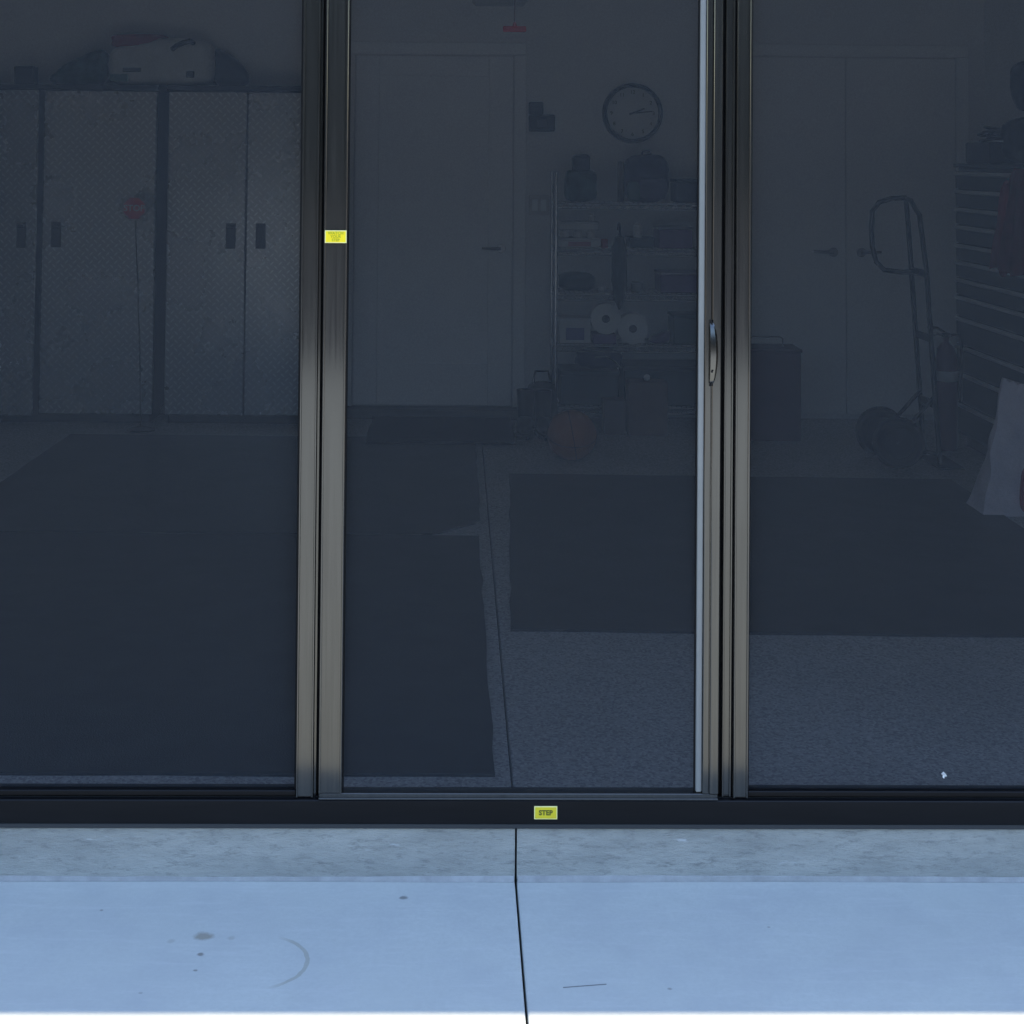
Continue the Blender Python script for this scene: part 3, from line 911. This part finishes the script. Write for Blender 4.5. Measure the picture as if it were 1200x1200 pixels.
def box_obj(name, label, cat, x0, x1, y0, y1, z0, z1, m, bevel=0.004, group=None, rz=0.0):
    o = MB().box((x0-x1)/2, (x1-x0)/2, (y0-y1)/2, (y1-y0)/2, 0, z1-z0, bevel, seg=2).build(name, m)
    o.location = ((x0+x1)/2, (y0+y1)/2, z0)
    o.rotation_euler = (0, 0, rz)
    return tag(o, label, cat, group)
def lidded_box(name, label, cat, x0, x1, y0, y1, z0, z1, m, lm, lid=0.02, group=None, print_m=None):
    r = tag(empty(name, ((x0+x1)/2, (y0+y1)/2, z0)), label, cat, group)
    w_, d_, h_ = (x1-x0)/2, (y1-y0)/2, z1-z0
    MB().box(-w_+0.004, w_-0.004, -d_+0.004, d_-0.004, 0, h_-lid, 0.004).build('body', m, r)
    MB().box(-w_, w_, -d_, d_, h_-lid+0.0005, h_, 0.003).build('lid', lm, r)
    if print_m:
        MB().box(-w_*0.55, w_*0.55, -d_+0.001, -d_+0.0038, h_*0.15, h_*0.62, 0).build('label_print', print_m, r)
    return r
CARD = mat('white_carton', (0.55, 0.55, 0.54), 0.7, 0, 0.2, var=0.06)
PINK = mat('faded_pink_print', (0.42, 0.18, 0.20), 0.7)
VIOLET = mat('violet_plastic', (0.13, 0.07, 0.19), 0.6, 0, 0.3, var=0.2)
BLUEP = mat('blue_print', (0.13, 0.13, 0.30), 0.6)
TEAL = mat('dark_teal_plastic', (0.025, 0.055, 0.06), 0.5, 0, 0.4, var=0.2)
BROWN = mat('brown_cardboard', (0.16, 0.11, 0.09), 0.85, 0, 0.2, var=0.15)
TAN = mat('tan_fabric', (0.22, 0.20, 0.17), 0.9, 0, 0.2, var=0.2)
# top shelf
gb = tag(empty('grocery_bag', (0.69, 5.34, 1.361)), 'green shopping bag with dark things sticking out, top shelf left end', 'bag')
MB().soft(-0.085, 0.09, -0.10, 0.10, 0, 0.175, 5, 0.05, seed=3).build('sack', GREEN, gb, True)
MB().soft(-0.045, 0.055, -0.06, 0.06, 0.16, 0.262, 4, 0.12, seed=6).build('bundle', MATS['black_nylon'], gb, True)
tag(MB().lathe([(0.019, 0), (0.019, 0.22), (0.017, 0.225), (0.0, 0.225)], (0, 0, 0), 'Z', 14).build('tan_roll', TAN, None, True, (0.918, 5.33, 1.361)), 'thin tan roll standing on the top shelf beside the navy backpack', 'roll')
bp = tag(empty('backpack', (1.065, 5.36, 1.361)), 'navy backpack on the top wire shelf below the clock', 'backpack')
MB().soft(-0.125, 0.125, -0.10, 0.10, 0, 0.265, 3.6, 0.06, seed=9).build('body', NAVY, bp, True)
MB().soft(-0.055, 0.105, -0.135, -0.05, 0.01, 0.135, 4, 0.04, seed=10).build('front_pocket', mat('violet_fabric', (0.06, 0.05, 0.11), 0.9, var=0.2), bp, True)
MB().tube([(-0.03, 0, 0.25), (-0.02, 0, 0.285), (0.02, 0, 0.285), (0.03, 0, 0.25)], 0.006, 6).build('carry_loop', NAVY, bp, True)
soft_obj('green_pouch', 'small green pouch leaning on the left side of the navy backpack', 'pouch', 0.945, 1.015, 5.215, 5.265, 1.361, 1.475, mat('sea_green_fabric', (0.06, 0.12, 0.10), 0.85), 4, 0.05, None, 11)
lidded_box('storage_box', 'dark blue box at the right end of the top shelf', 'box', 1.215, 1.42, 5.24, 5.50, 1.361, 1.49, mat('dark_blue_plastic', (0.025, 0.045, 0.09), 0.5), mat('dark_blue_lid', (0.03, 0.06, 0.10), 0.5))
# second shelf
lidded_box('carton', 'flat white carton with pink print at the bottom of the stack, second shelf', 'carton', 0.566, 0.795, 5.23, 5.42, 1.106, 1.160, CARD, CARD, 0.012, None, PINK)
for i, (x, c) in enumerate(((0.60, 'leftmost'), (0.675, 'middle'), (0.748, 'rightmost'))):
    tag(MB().lathe([(0.026, 0), (0.027, 0.002), (0.027, 0.028), (0.024, 0.031), (0.024, 0.041), (0, 0.041)], (0, 0, 0), 'Z', 16).build('tub', WHITEB, None, True, (x, 5.29, 1.1605)),
        '%s of three small pale tubs between the two white cartons' % c, 'tub', 'tubs between the cartons')
lidded_box('carton', 'flat white carton on top of the stack, second shelf left end', 'carton', 0.562, 0.792, 5.24, 5.42, 1.2025, 1.250, CARD, CARD, 0.012)
tag(MB().lathe([(0.018, 0), (0.020, 0.003), (0.020, 0.03), (0.012, 0.036), (0.012, 0.044), (0, 0.044)], (0, 0, 0), 'Z', 14).build('jar', WHITEB, None, True, (0.752, 5.30, 1.2505)), 'small pale jar standing on the upper white carton', 'jar')
tag(MB().lathe([(0.018, 0), (0.019, 0.002), (0.019, 0.046), (0.016, 0.05), (0, 0.05)], (0, 0, 0), 'Z', 14).build('red_can', REDP, None, True, (0.822, 5.26, 1.106)), 'small red can right of the white cartons on the second shelf', 'can')
lidded_box('storage_box', 'dark green box on the second shelf, right of the umbrella', 'box', 0.955, 1.10, 5.23, 5.45, 1.106, 1.165, TEAL, TEAL, 0.01)
lidded_box('storage_box', 'violet box on the second shelf below the navy backpack', 'box', 1.115, 1.31, 5.22, 5.47, 1.106, 1.225, VIOLET, mat('grey_violet_lid', (0.20, 0.19, 0.24), 0.5), 0.015)
tag(MB().lathe([(0.028, 0), (0.03, 0.003), (0.03, 0.09), (0.018, 0.108), (0.018, 0.13), (0, 0.13)], (0, 0, 0), 'Z', 16).build('bottle', WHITEB, None, True, (1.375, 5.28, 1.106)), 'pale bottle at the right end of the second shelf', 'bottle')
tag(MB().lathe([(0.024, 0), (0.025, 0.003), (0.025, 0.06), (0.016, 0.07), (0.016, 0.078), (0, 0.078)], (0, 0, 0), 'Z', 16).build('jar', WHITEB, None, True, (1.005, 5.215+0.035, 1.1655)), 'pale jar standing on the dark green box', 'jar')
# third shelf
soft_obj('bag', 'dark green rounded bag on the third shelf left end', 'bag', 0.570, 0.775, 5.22, 5.45, 0.861, 0.965, mat('dark_teal_fabric', (0.02, 0.05, 0.05), 0.85), 3.0, 0.03, lambda v: Vector((v.x, v.y, max(v.z, -0.9))), 12)
tag(MB().soft(-0.021, 0.021, -0.021, 0.021, 0, 0.042, 2.0, 0, nu=20, nv=14).build('ball', mat('white_rubber', (0.7, 0.7, 0.68), 0.5), None, True, (0.806, 5.225, 0.861)), 'small white ball beside the rounded bag on the third shelf', 'ball')
um = tag(empty('umbrella', (0.893, 5.150, 0.775)), 'folded dark umbrella hanging upright on the front of the shelves', 'umbrella')
MB().lathe([(0.004, 0), (0.012, 0.02), (0.030, 0.06), (0.044, 0.16), (0.040, 0.33), (0.024, 0.395), (0.010, 0.405)], (0, 0, 0), 'Z', 14).build('folded_canopy', mat('dark_grey_green_fabric', (0.018, 0.04, 0.042), 0.8, var=0.3, vscale=20, stretch=(6, 6, 0.6)), um, True)
MB().tube([(0, 0, 0.39), (0, 0, 0.44), (0.0, 0.012, 0.465), (0, 0.035, 0.47), (0, 0.05, 0.448), (0, 0.05, 0.43)], 0.008, 8).build('crook', BLACK, um, True)
lidded_box('storage_box', 'violet grey box with pale lid at the right of the third shelf', 'box', 1.125, 1.40, 5.22, 5.48, 0.861, 0.975, VIOLET, mat('mauve_lid', (0.24, 0.20, 0.28), 0.6), 0.014)
tag(MB().lathe([(0.03, 0), (0.034, 0.004), (0.036, 0.05), (0.028, 0.058), (0, 0.058)], (0, 0, 0), 'Z', 16).build('tub', mat('grey_tub', (0.2, 0.22, 0.22), 0.5), None, True, (1.005, 5.27, 0.861)), 'small grey tub on the third shelf between umbrella and violet box', 'tub')
# fourth shelf
lidded_box('carton', 'white carton with blue print on the fourth shelf left end', 'carton', 0.566, 0.748, 5.215, 5.42, 0.578, 0.720, CARD, CARD, 0.008, None, BLUEP)
box_obj('violet_tray', 'flat violet tray under the upper paper roll on the fourth shelf', 'tray', 0.758, 0.885, 5.22, 5.42, 0.578, 0.630, VIOLET)
def roll(x, y, z, label):
    r = tag(empty('paper_roll', (x, y, z-0.085)), label, 'paper roll', 'paper rolls on the fourth shelf')
    MB().lathe([(0.022, 0.0), (0.085, 0.0), (0.085, 0.11), (0.022, 0.11), (0.022, 0.0)], (0, 0, 0.085), 'Y', 28).build('paper', mat('paper_roll_white', (0.68, 0.68, 0.66), 0.8), r, True)
    MB().lathe([(0.0218, 0.006), (0.0, 0.006)], (0, 0, 0.085), 'Y', 16).build('dark_hole_disc', BLACK, r, True)  # black disc stands in for the shade inside the hole
    return r
roll(0.828, 5.225, 0.7155, 'white paper roll lying higher, on the violet tray')
roll(0.977, 5.218, 0.6630, 'white paper roll lying directly on the fourth shelf')
soft_obj('violet_pouch', 'small violet pouch on the fourth shelf right of the paper rolls', 'pouch', 1.075, 1.19, 5.22, 5.36, 0.578, 0.665, VIOLET, 3, 0.08, slope, 14)
lidded_box('storage_box', 'dark green box at the right end of the fourth shelf', 'box', 1.20, 1.42, 5.23, 5.48, 0.578, 0.74, mat('murky_green_plastic', (0.05, 0.085, 0.075), 0.5), TEAL, 0.02)
# bottom shelf and the floor beneath
lidded_box('tote', 'dark teal storage tote on the bottom shelf, left half', 'tote', 0.575, 0.905, 5.22, 5.52, 0.241, 0.43, TEAL, TEAL, 0.025)
bb = tag(empty('blue_bag', (0.80, 5.36, 0.431)), 'dark blue bag with curved strap lying on the left tote', 'bag')
MB().soft(-0.13, 0.13, -0.11, 0.11, 0, 0.10, 3.4, 0.08, seed=15).build('sack', mat('blue_fabric', (0.025, 0.035, 0.09), 0.85), bb, True)
MB().tube([(-0.03, -0.112, 0.07), (0.03, -0.135, 0.078), (0.08, -0.135, 0.05), (0.115, -0.118, 0.01)], 0.005, 6).build('strap', mat('grey_webbing', (0.25, 0.27, 0.27), 0.7), bb, True)
lidded_box('tote', 'dark teal storage tote on the bottom shelf, right half', 'tote', 0.925, 1.43, 5.22, 5.52, 0.241, 0.46, TEAL, mat('dark_teal_lid', (0.03, 0.05, 0.05), 0.5), 0.025)
box_obj('brown_box', 'brown cardboard box on the floor in front of the shelves', 'box', 0.93, 1.14, 5.00, 5.15, FL+0.0005, 0.40, BROWN)
box_obj('brown_box', 'low brown cardboard box left of the taller brown one', 'box', 0.80, 0.918, 5.02, 5.15, FL+0.0005, 0.30, mat('dark_cardboard', (0.11, 0.085, 0.08), 0.85))
tag(MB().soft(-0.018, 0.018, -0.018, 0.018, 0, 0.036, 2.0, 0, nu=18, nv=12).build('ball', MATS['white_rubber'], None, True, (1.035, 5.06, 0.4005)), 'small white ball on top of the taller brown box', 'ball')
# bag and boots between the shelves and the doormat
hb = tag(empty('tote_bag', (0.475, 5.22, FL)), 'dark tote bag standing on the floor left of the shelves', 'bag')
MB().soft(-0.085, 0.085, -0.11, 0.11, 0, 0.25, 4, 0.07, seed=17).build('sack', mat('charcoal_canvas', (0.035, 0.045, 0.048), 0.9, var=0.3), hb, True)
MB().tube([(-0.05, -0.02, 0.24), (-0.035, -0.02, 0.315), (0.035, -0.02, 0.315), (0.05, -0.02, 0.24)], 0.007, 6).build('handle', BLACK, hb, True)
def boot(x, y, rz, label):
    r = tag(empty('boot', (x, y, FL), rz), label, 'boot', 'boots beside the doormat')
    BT = mat('dark_boot_leather', (0.028, 0.026, 0.025), 0.6)
    MB().soft(-0.045, 0.045, -0.19, 0.09, 0.015, 0.10, 2.6, 0.02, lambda v: Vector((v.x*(1-0.15*max(0, v.y)), v.y, v.z*(1.0 if v.y > 0 else 1.0+0.25*v.y))), seed=2).build('foot', BT, r, True)
    MB().lathe([(0.042, 0.06), (0.044, 0.13), (0.050, 0.22), (0.050, 0.235), (0.042, 0.235), (0.038, 0.15), (0, 0.12)], (0, 0.035, 0), 'Z', 16).build('shaft', BT, r, True)
    MB().prism([(-0.04, 0.08), (0.04, 0.08), (0.046, -0.10), (0.03, -0.185), (-0.03, -0.185), (-0.046, -0.10)], 0.0005, 0.020, 0.003).build('sole', BLACK, r)
boot(0.375, 5.02, R(-8), 'left boot of the dark pair beside the doormat')
boot(0.475, 5.00, R(6), 'right boot of the dark pair, nearer the shelves')

# basketball
bk = tag(empty('basketball', (0.575, 4.30, FL)), 'orange basketball on the floor in front of the shelves', 'ball')
MB().soft(-0.122, 0.122, -0.122, 0.122, 0.0005, 0.2445, 2.0, 0, nu=40, nv=28).build('shell', mat('basketball_orange', (0.32, 0.12, 0.06), 0.7, 0, 0.3, var=0.1, bump=0.5, bscale=180), bk, True)
m_ = MB()
for tilt, ax in ((R(20), 'X'), (R(100), 'X'), (R(80), 'Y')):
    Mx = Matrix.Rotation(tilt, 3, ax)
    m_.tube([Mx @ Vector((0.1213*math.cos(2*math.pi*k/40), 0.1213*math.sin(2*math.pi*k/40), 0))+Vector((0, 0, 0.1225)) for k in range(40)], 0.0022, 5, True)
m_.build('seams', BLACK, bk, True)

# ------------------------------------------------------------------ right-hand side
# storage bin
bn = tag(empty('storage_bin', (1.69, 4.98, FL)), 'dark maroon bin with wire bail standing by the closet doors', 'bin')
MAR = mat('dark_maroon_plastic', (0.075, 0.032, 0.055), 0.6, 0, 0.3, var=0.15)
m_ = MB()
m_.box(-0.138, 0.138, -0.10, 0.12, 0.0005, 0.012, 0)
for (a, b, c, d_) in ((-0.140, 0.140, -0.110, -0.100), (-0.140, 0.140, 0.120, 0.130), (-0.140, -0.1305, -0.0995, 0.1195), (0.1305, 0.140, -0.0995, 0.1195)):
    m_.box(a, b, c, d_, 0.001, 0.465, 0.002)
m_.build('bin_body', MAR, bn)
MB().box(-0.146, 0.146, -0.116, 0.136, 0.4655, 0.485, 0.004).build('bin_lid', MAR, bn)
MB().tube([(-0.12, -0.02, 0.487), (-0.12, -0.02, 0.525), (-0.10, -0.02, 0.54), (0.045, -0.02, 0.54), (0.06, -0.02, 0.53), (0.06, -0.02, 0.487)], 0.004, 6).build('bail', NICKEL, bn, True)

# hand truck, seen from its side: handle loop and wheels to the left, toe plate to the right
ht = tag(empty('hand_truck', (2.26, 4.30, FL)), 'dark hand truck with looped handle in front of the closet doors', 'hand truck')
TB = mat('dark_grey_tube', (0.030, 0.036, 0.040), 0.45, 0.3, 0.5, var=0.15)
ox, oy = 2.26, 4.30
def rail_pts(yy):
    return [(0.09, yy, 0.02), (0.065, yy, 0.40), (0.03, yy, 0.95), (0.005, yy*0.8, 1.22), (-0.02, yy*0.35, 1.29), (-0.035, 0, 1.300)]
for yy in (-0.13, 0.13):
    MB().tube(rail_pts(yy), 0.0125, 10).build('rail', TB, ht, True)
lp = [(-0.03, 0, 1.302), (-0.10, 0, 1.300), (-0.165, 0, 1.280), (-0.198, 0, 1.235), (-0.203, 0, 1.15), (-0.200, 0, 1.06), (-0.180, 0, 0.985), (-0.14, 0, 0.945), (-0.06, 0, 0.935), (0.03, 0, 0.935)]
MB().tube(lp, 0.0125, 10).build('handle_loop', TB, ht, True)
for zz, xx in ((0.935, 0.031), (0.62, 0.0525), (0.30, 0.0715)):
    MB().box(xx-0.006, xx+0.006, -0.118, 0.118, zz-0.018, zz+0.018, 0.003).build('cross_bar', TB, ht)
MB().box(0.070, 0.20, -0.17, 0.17, 0.0005, 0.008, 0.002).build('toe_plate', TB, ht)
MB().tube([(-0.12, -0.19, 0.125), (-0.12, 0.19, 0.125)], 0.009, 8).build('axle', TB, ht, True)
for yy in (-0.115, 0.115):
    MB().tube([(0.07, yy, 0.34), (-0.12, yy, 0.125)], 0.010, 8).build('strut', TB, ht, True)
    MB().tube([(0.085, yy, 0.06), (-0.12, yy, 0.125)], 0.010, 8).build('strut', TB, ht, True)
TYRE = mat('tyre_rubber', (0.014, 0.016, 0.017), 0.8, 0, 0.3)
for yy in (-0.165, 0.165):
    wl = MB().lathe([(0.075, -0.024), (0.105, -0.036), (0.120, -0.028), (0.1245, 0), (0.120, 0.028), (0.105, 0.036), (0.075, 0.024), (0.075, -0.024)], (-0.12, yy, 0.1252), 'Y', 30).build('wheel', TYRE, ht, True)
    MB().lathe([(0, -0.014), (0.074, -0.014), (0.0745, 0.014), (0, 0.014)], (-0.12, yy, 0.1252), 'Y', 24).build('rim', TB, wl, True)

# tool chest along the right wall
TX0, TX1, TY0, TY1 = 2.63, 3.055, 3.25, 4.815
tc = tag(empty('tool_chest', ((TX0+TX1)/2, (TY0+TY1)/2, FL)), 'tall dark tool chest with many drawers along the right wall', 'tool chest')
cx, cy = (TX0+TX1)/2, (TY0+TY1)/2
CH = mat('dark_green_grey_enamel', (0.030, 0.045, 0.050), 0.45, 0, 0.4, var=0.15)
MB().box(TX0+0.02-cx, TX1-cx, TY0-cy, TY1-cy, 0.06, 1.455, 0.004).build('carcass', CH, tc)
MB().box(TX0+0.05-cx, TX1-0.02-cx, TY0+0.03-cy, TY1-0.03-cy, 0.0005, 0.0595, 0).build('plinth', BLACK, tc)
MB().box(TX0-0.005-cx, TX1-cx, TY0-0.008-cy, TY1+0.004-cy, 1.4555, 1.475, 0.004).build('top', CH, tc)
LIP = mat('drawer_lip_aluminium', (0.70, 0.71, 0.71), 0.4, 0.3)
lips = [1.541, 1.447, 1.352, 1.261, 1.165, 1.077, 0.985, 0.895, 0.785, 0.640, 0.500, 0.34]
for i, z in enumerate(lips):
    zl = (lips[i+1] if i+1 < len(lips) else 0.19)
    dr = MB().box(TX0-cx, TX0+0.0195-cx, TY0+0.02-cy, TY1-0.02-cy, zl+0.012-FL, z+0.008-FL, 0.003).build('drawer', CH, tc)
    MB().box(TX0-0.016-cx, TX0-0.0005-cx, TY0+0.04-cy, TY1-0.035-cy, z-0.014-FL, z+0.006-FL, 0.004).build('handle', LIP, dr)

CTOP = FL+1.4755
box_obj('toolbox', 'low dark toolbox on top of the tool chest at its far end', 'toolbox', 2.68, 2.98, 4.40, 4.79, CTOP, CTOP+0.11, mat('black_toolbox', (0.022, 0.024, 0.03), 0.5), 0.01)
m_ = MB()
rnd = random.Random(5)
pts = []
for k in range(150):
    a = k*0.25
    rr = 0.10+0.035*math.sin(a*0.37)+rnd.uniform(-0.006, 0.006)
    pts.append((rr*math.cos(a), rr*1.25*math.sin(a), 0.010+0.06*k/150+0.012*math.sin(a*1.7)))
m_.tube(pts, 0.0075, 6)
tag(m_.build('cable_coil', BLACK, None, True, (2.83, 4.58, CTOP+0.113)), 'tangled black cable coil on the low dark toolbox', 'cable')
soft_obj('rag_heap', 'heap of dark rags on the tool chest, nearer than the toolbox', 'rags', 2.68, 2.98, 3.85, 4.36, CTOP, CTOP+0.23, mat('dark_rag_cloth', (0.03, 0.032, 0.042), 0.95, var=0.4, vscale=15, bump=0.6, bscale=40), 2.8, 0.16, None, 21)

# red cylinder by the chest
ex = tag(empty('fire_extinguisher', (2.535, 4.66, FL)), 'dark red cylinder with white label band standing beside the tool chest', 'extinguisher')
EXR = mat('dark_red_enamel', (0.10, 0.018, 0.045), 0.4, 0, 0.5, var=0.1)
MB().lathe([(0.050, 0.0005), (0.056, 0.01), (0.057, 0.46), (0.045, 0.52), (0.018, 0.555), (0.016, 0.575), (0, 0.575)], (0, 0, 0), 'Z', 24).build('cylinder', EXR, ex, True)
MB().lathe([(0.0574, 0.355), (0.0582, 0.357), (0.0582, 0.405), (0.0574, 0.407)], (0, 0, 0), 'Z', 24).build('label_band', MATS['white_carton'], ex, True)
vl = MB()
vl.box(-0.018, 0.018, -0.018, 0.018, 0.576, 0.60, 0.004)
vl.tube([(0.0, 0, 0.595), (-0.05, -0.01, 0.625), (-0.10, -0.02, 0.63)], 0.008, 6)
vl.tube([(0.0, 0, 0.585), (-0.05, -0.01, 0.595), (-0.09, -0.02, 0.585)], 0.006, 6)
vl.build('valve', BLACK, ex, True)
MB().tube([(0.018, 0, 0.588), (0.06, -0.01, 0.59), (0.076, -0.015, 0.55), (0.074, -0.015, 0.40), (0.072, -0.015, 0.25)], 0.008, 8).build('hose', BLACK, ex, True)

# red jacket hung on the chest
jk = tag(empty('red_jacket', (2.56, 3.55, 1.07)), 'dark red jacket hanging over the front of the tool chest', 'jacket')
RJ = mat('dark_red_cloth', (0.26, 0.02, 0.04), 0.9, 0, 0.15, var=0.3, vscale=7, bump=0.5, bscale=30)
m_ = MB()
nu, nv = 28, 22
gridv = []
for j in range(nv+1):
    t = j/nv
    row = []
    for i in range(nu+1):
        s_ = i/nu
        half = 0.10+0.20*t**0.6
        yy = half*(1-2*s_)
        xx = -0.02-0.035*math.sin(t*1.6) - 0.018*math.sin(s_*21+t*2)*t - 0.02*math.sin(math.pi*s_)
        zz = 0.50-0.47*t + 0.012*math.sin(s_*9)*t
        row.append(m_.bm.verts.new((xx, yy, zz)))
    gridv.append(row)
for j in range(nv):
    for i in range(nu):
        m_.bm.faces.new((gridv[j][i], gridv[j][i+1], gridv[j+1][i+1], gridv[j+1][i]))
bmesh.ops.solidify(m_.bm, geom=list(m_.bm.faces), thickness=0.02)
m_.build('body_cloth', RJ, jk, True)
MB().soft(-0.075, -0.015, 0.09, 0.23, 0.0, 0.44, 2.6, 0.06, lambda v: Vector((v.x, v.y*0.7-0.35*v.z, v.z)), seed=23).build('sleeve', RJ, jk, True)
MB().tube([(0.0, 0, 0.49), (0.0, 0, 0.515), (0.02, 0, 0.525), (0.045, 0, 0.515)], 0.006, 6).build('hanging_loop', BLACK, jk, True)

# dark bag on the right wall
db = tag(empty('hanging_bag', (2.96, 4.62, 1.86)), 'black bag hanging from a hook high on the right wall', 'bag')
MB().soft(-0.09, 0.085, -0.20, 0.16, 0, 0.26, 3.0, 0.06, lambda v: Vector((v.x, v.y*(0.55+0.45*v.z), v.z)), seed=25).build('sack', MATS['black_nylon'], db, True)
MB().tube([(0.0, -0.10, 0.24), (0.05, -0.03, 0.38), (0.05, 0.0, 0.40), (0.05, 0.03, 0.38), (0.0, 0.08, 0.24)], 0.007, 6).build('strap', BLACK, db, True)
MB().tube([(0.098, 0, 0.41), (0.05, 0, 0.388), (0.035, 0, 0.40)], 0.005, 6).build('hook', NICKEL, db, True)

# white sack leaning at the right edge
sk = tag(empty('paper_sack', (2.42, 3.24, FL)), 'tall white paper sack with red panel leaning at the right edge', 'sack')
m_ = MB()
NR, NT = 44, 22
def perim(u, x0, x1, y0, y1):
    """point on a rectangle's outline, u in 0..1 starting at its front left corner"""
    w_, d_ = x1-x0, y1-y0
    q = u*2*(w_+d_)
    if q < w_:
        return x0+q, y0
    if q < w_+d_:
        return x1, y0+q-w_
    if q < 2*w_+d_:
        return x1-(q-w_-d_), y1
    return x0, y1-(q-2*w_-d_)
rings = []
for jj in range(NT+1):
    t = jj/NT
    ring = []
    for ii in range(NR):
        bx_, by_ = perim(ii/NR, -0.210, 0.185, -0.125, 0.115)
        tx_, ty_ = perim(ii/NR, -0.083, 0.090, -0.012, 0.010)
        k = t**0.85
        x, y = bx_*(1-k)+tx_*k, by_*(1-k)+ty_*k
        a = 2*math.pi*ii/NR
        crease = 0.010*math.sin(3*a+7*t+1.3)*math.sin(9*t+a) + 0.006*abs(math.sin(5*a-11*t)) + 0.005*math.sin(17*t+2*a)
        crease *= math.sin(math.pi*min(1, 0.08+t*0.9))
        n_ = Vector((x, y, 0)).normalized()
        z = 0.002 + t*(0.555 - 0.30*max(0.0, (x+0.083))*t) + 0.006*math.sin(11*a)*(t > 0.9)
        ring.append(m_.bm.verts.new((x+n_.x*crease, y+n_.y*crease*1.3, z)))
    rings.append(ring)
for ra, rb in zip(rings[:-1], rings[1:]):
    for ii in range(NR):
        m_.bm.faces.new((ra[ii], ra[(ii+1) % NR], rb[(ii+1) % NR], rb[ii]))
m_.bm.faces.new(rings[0][::-1])
m_.bm.faces.new(rings[-1])
m_.build('paper', mat('white_kraft_paper', (0.66, 0.61, 0.66), 0.75, 0, 0.3, var=0.08, vscale=9, bump=0.6, bscale=16, bdist=0.008), sk, True)
MB().soft(-0.045, 0.165, -0.138, -0.04, 0.012, 0.20, 7.0, 0.02, lambda v: Vector((v.x*(1-0.08*v.z), v.y+0.22*(v.z+1)/2, v.z)), seed=32).build('red_panel', mat('crimson_print', (0.32, 0.02, 0.06), 0.6), sk, True)

# ------------------------------------------------------------------ unseen greenery added across the road, something dark for the frames to reflect
hg = MB()
rnd = random.Random(11)
for i in range(30000):
    x = rnd.uniform(-26, 26)
    z = rnd.random()
    top = 4.4+0.3*math.sin(x*0.5)+0.25*math.sin(x*1.7+2)
    y = -17+rnd.uniform(-0.9, 0.9)
    c = Vector((x, y, z*top))
    a = Vector((rnd.gauss(0, 1), rnd.gauss(0, 1), rnd.gauss(0, 1))).normalized()
    b = a.orthogonal().normalized()
    k = rnd.uniform(0.16, 0.34)
    q = [hg.bm.verts.new(c+a*k), hg.bm.verts.new(c+b*k*0.6), hg.bm.verts.new(c-a*k), hg.bm.verts.new(c-b*k*0.6)]
    hg.bm.faces.new(q)
hgo = hg.build('added_hedge', mat('added_hedge_leaf', (0.022, 0.034, 0.024), 0.7, 0, 0.2, var=0.4, vscale=1.5))
tag(hgo, 'long dense green leaf wall, unseen, added across the road to reflect dark in the frames', 'added_hedge', kind='stuff')
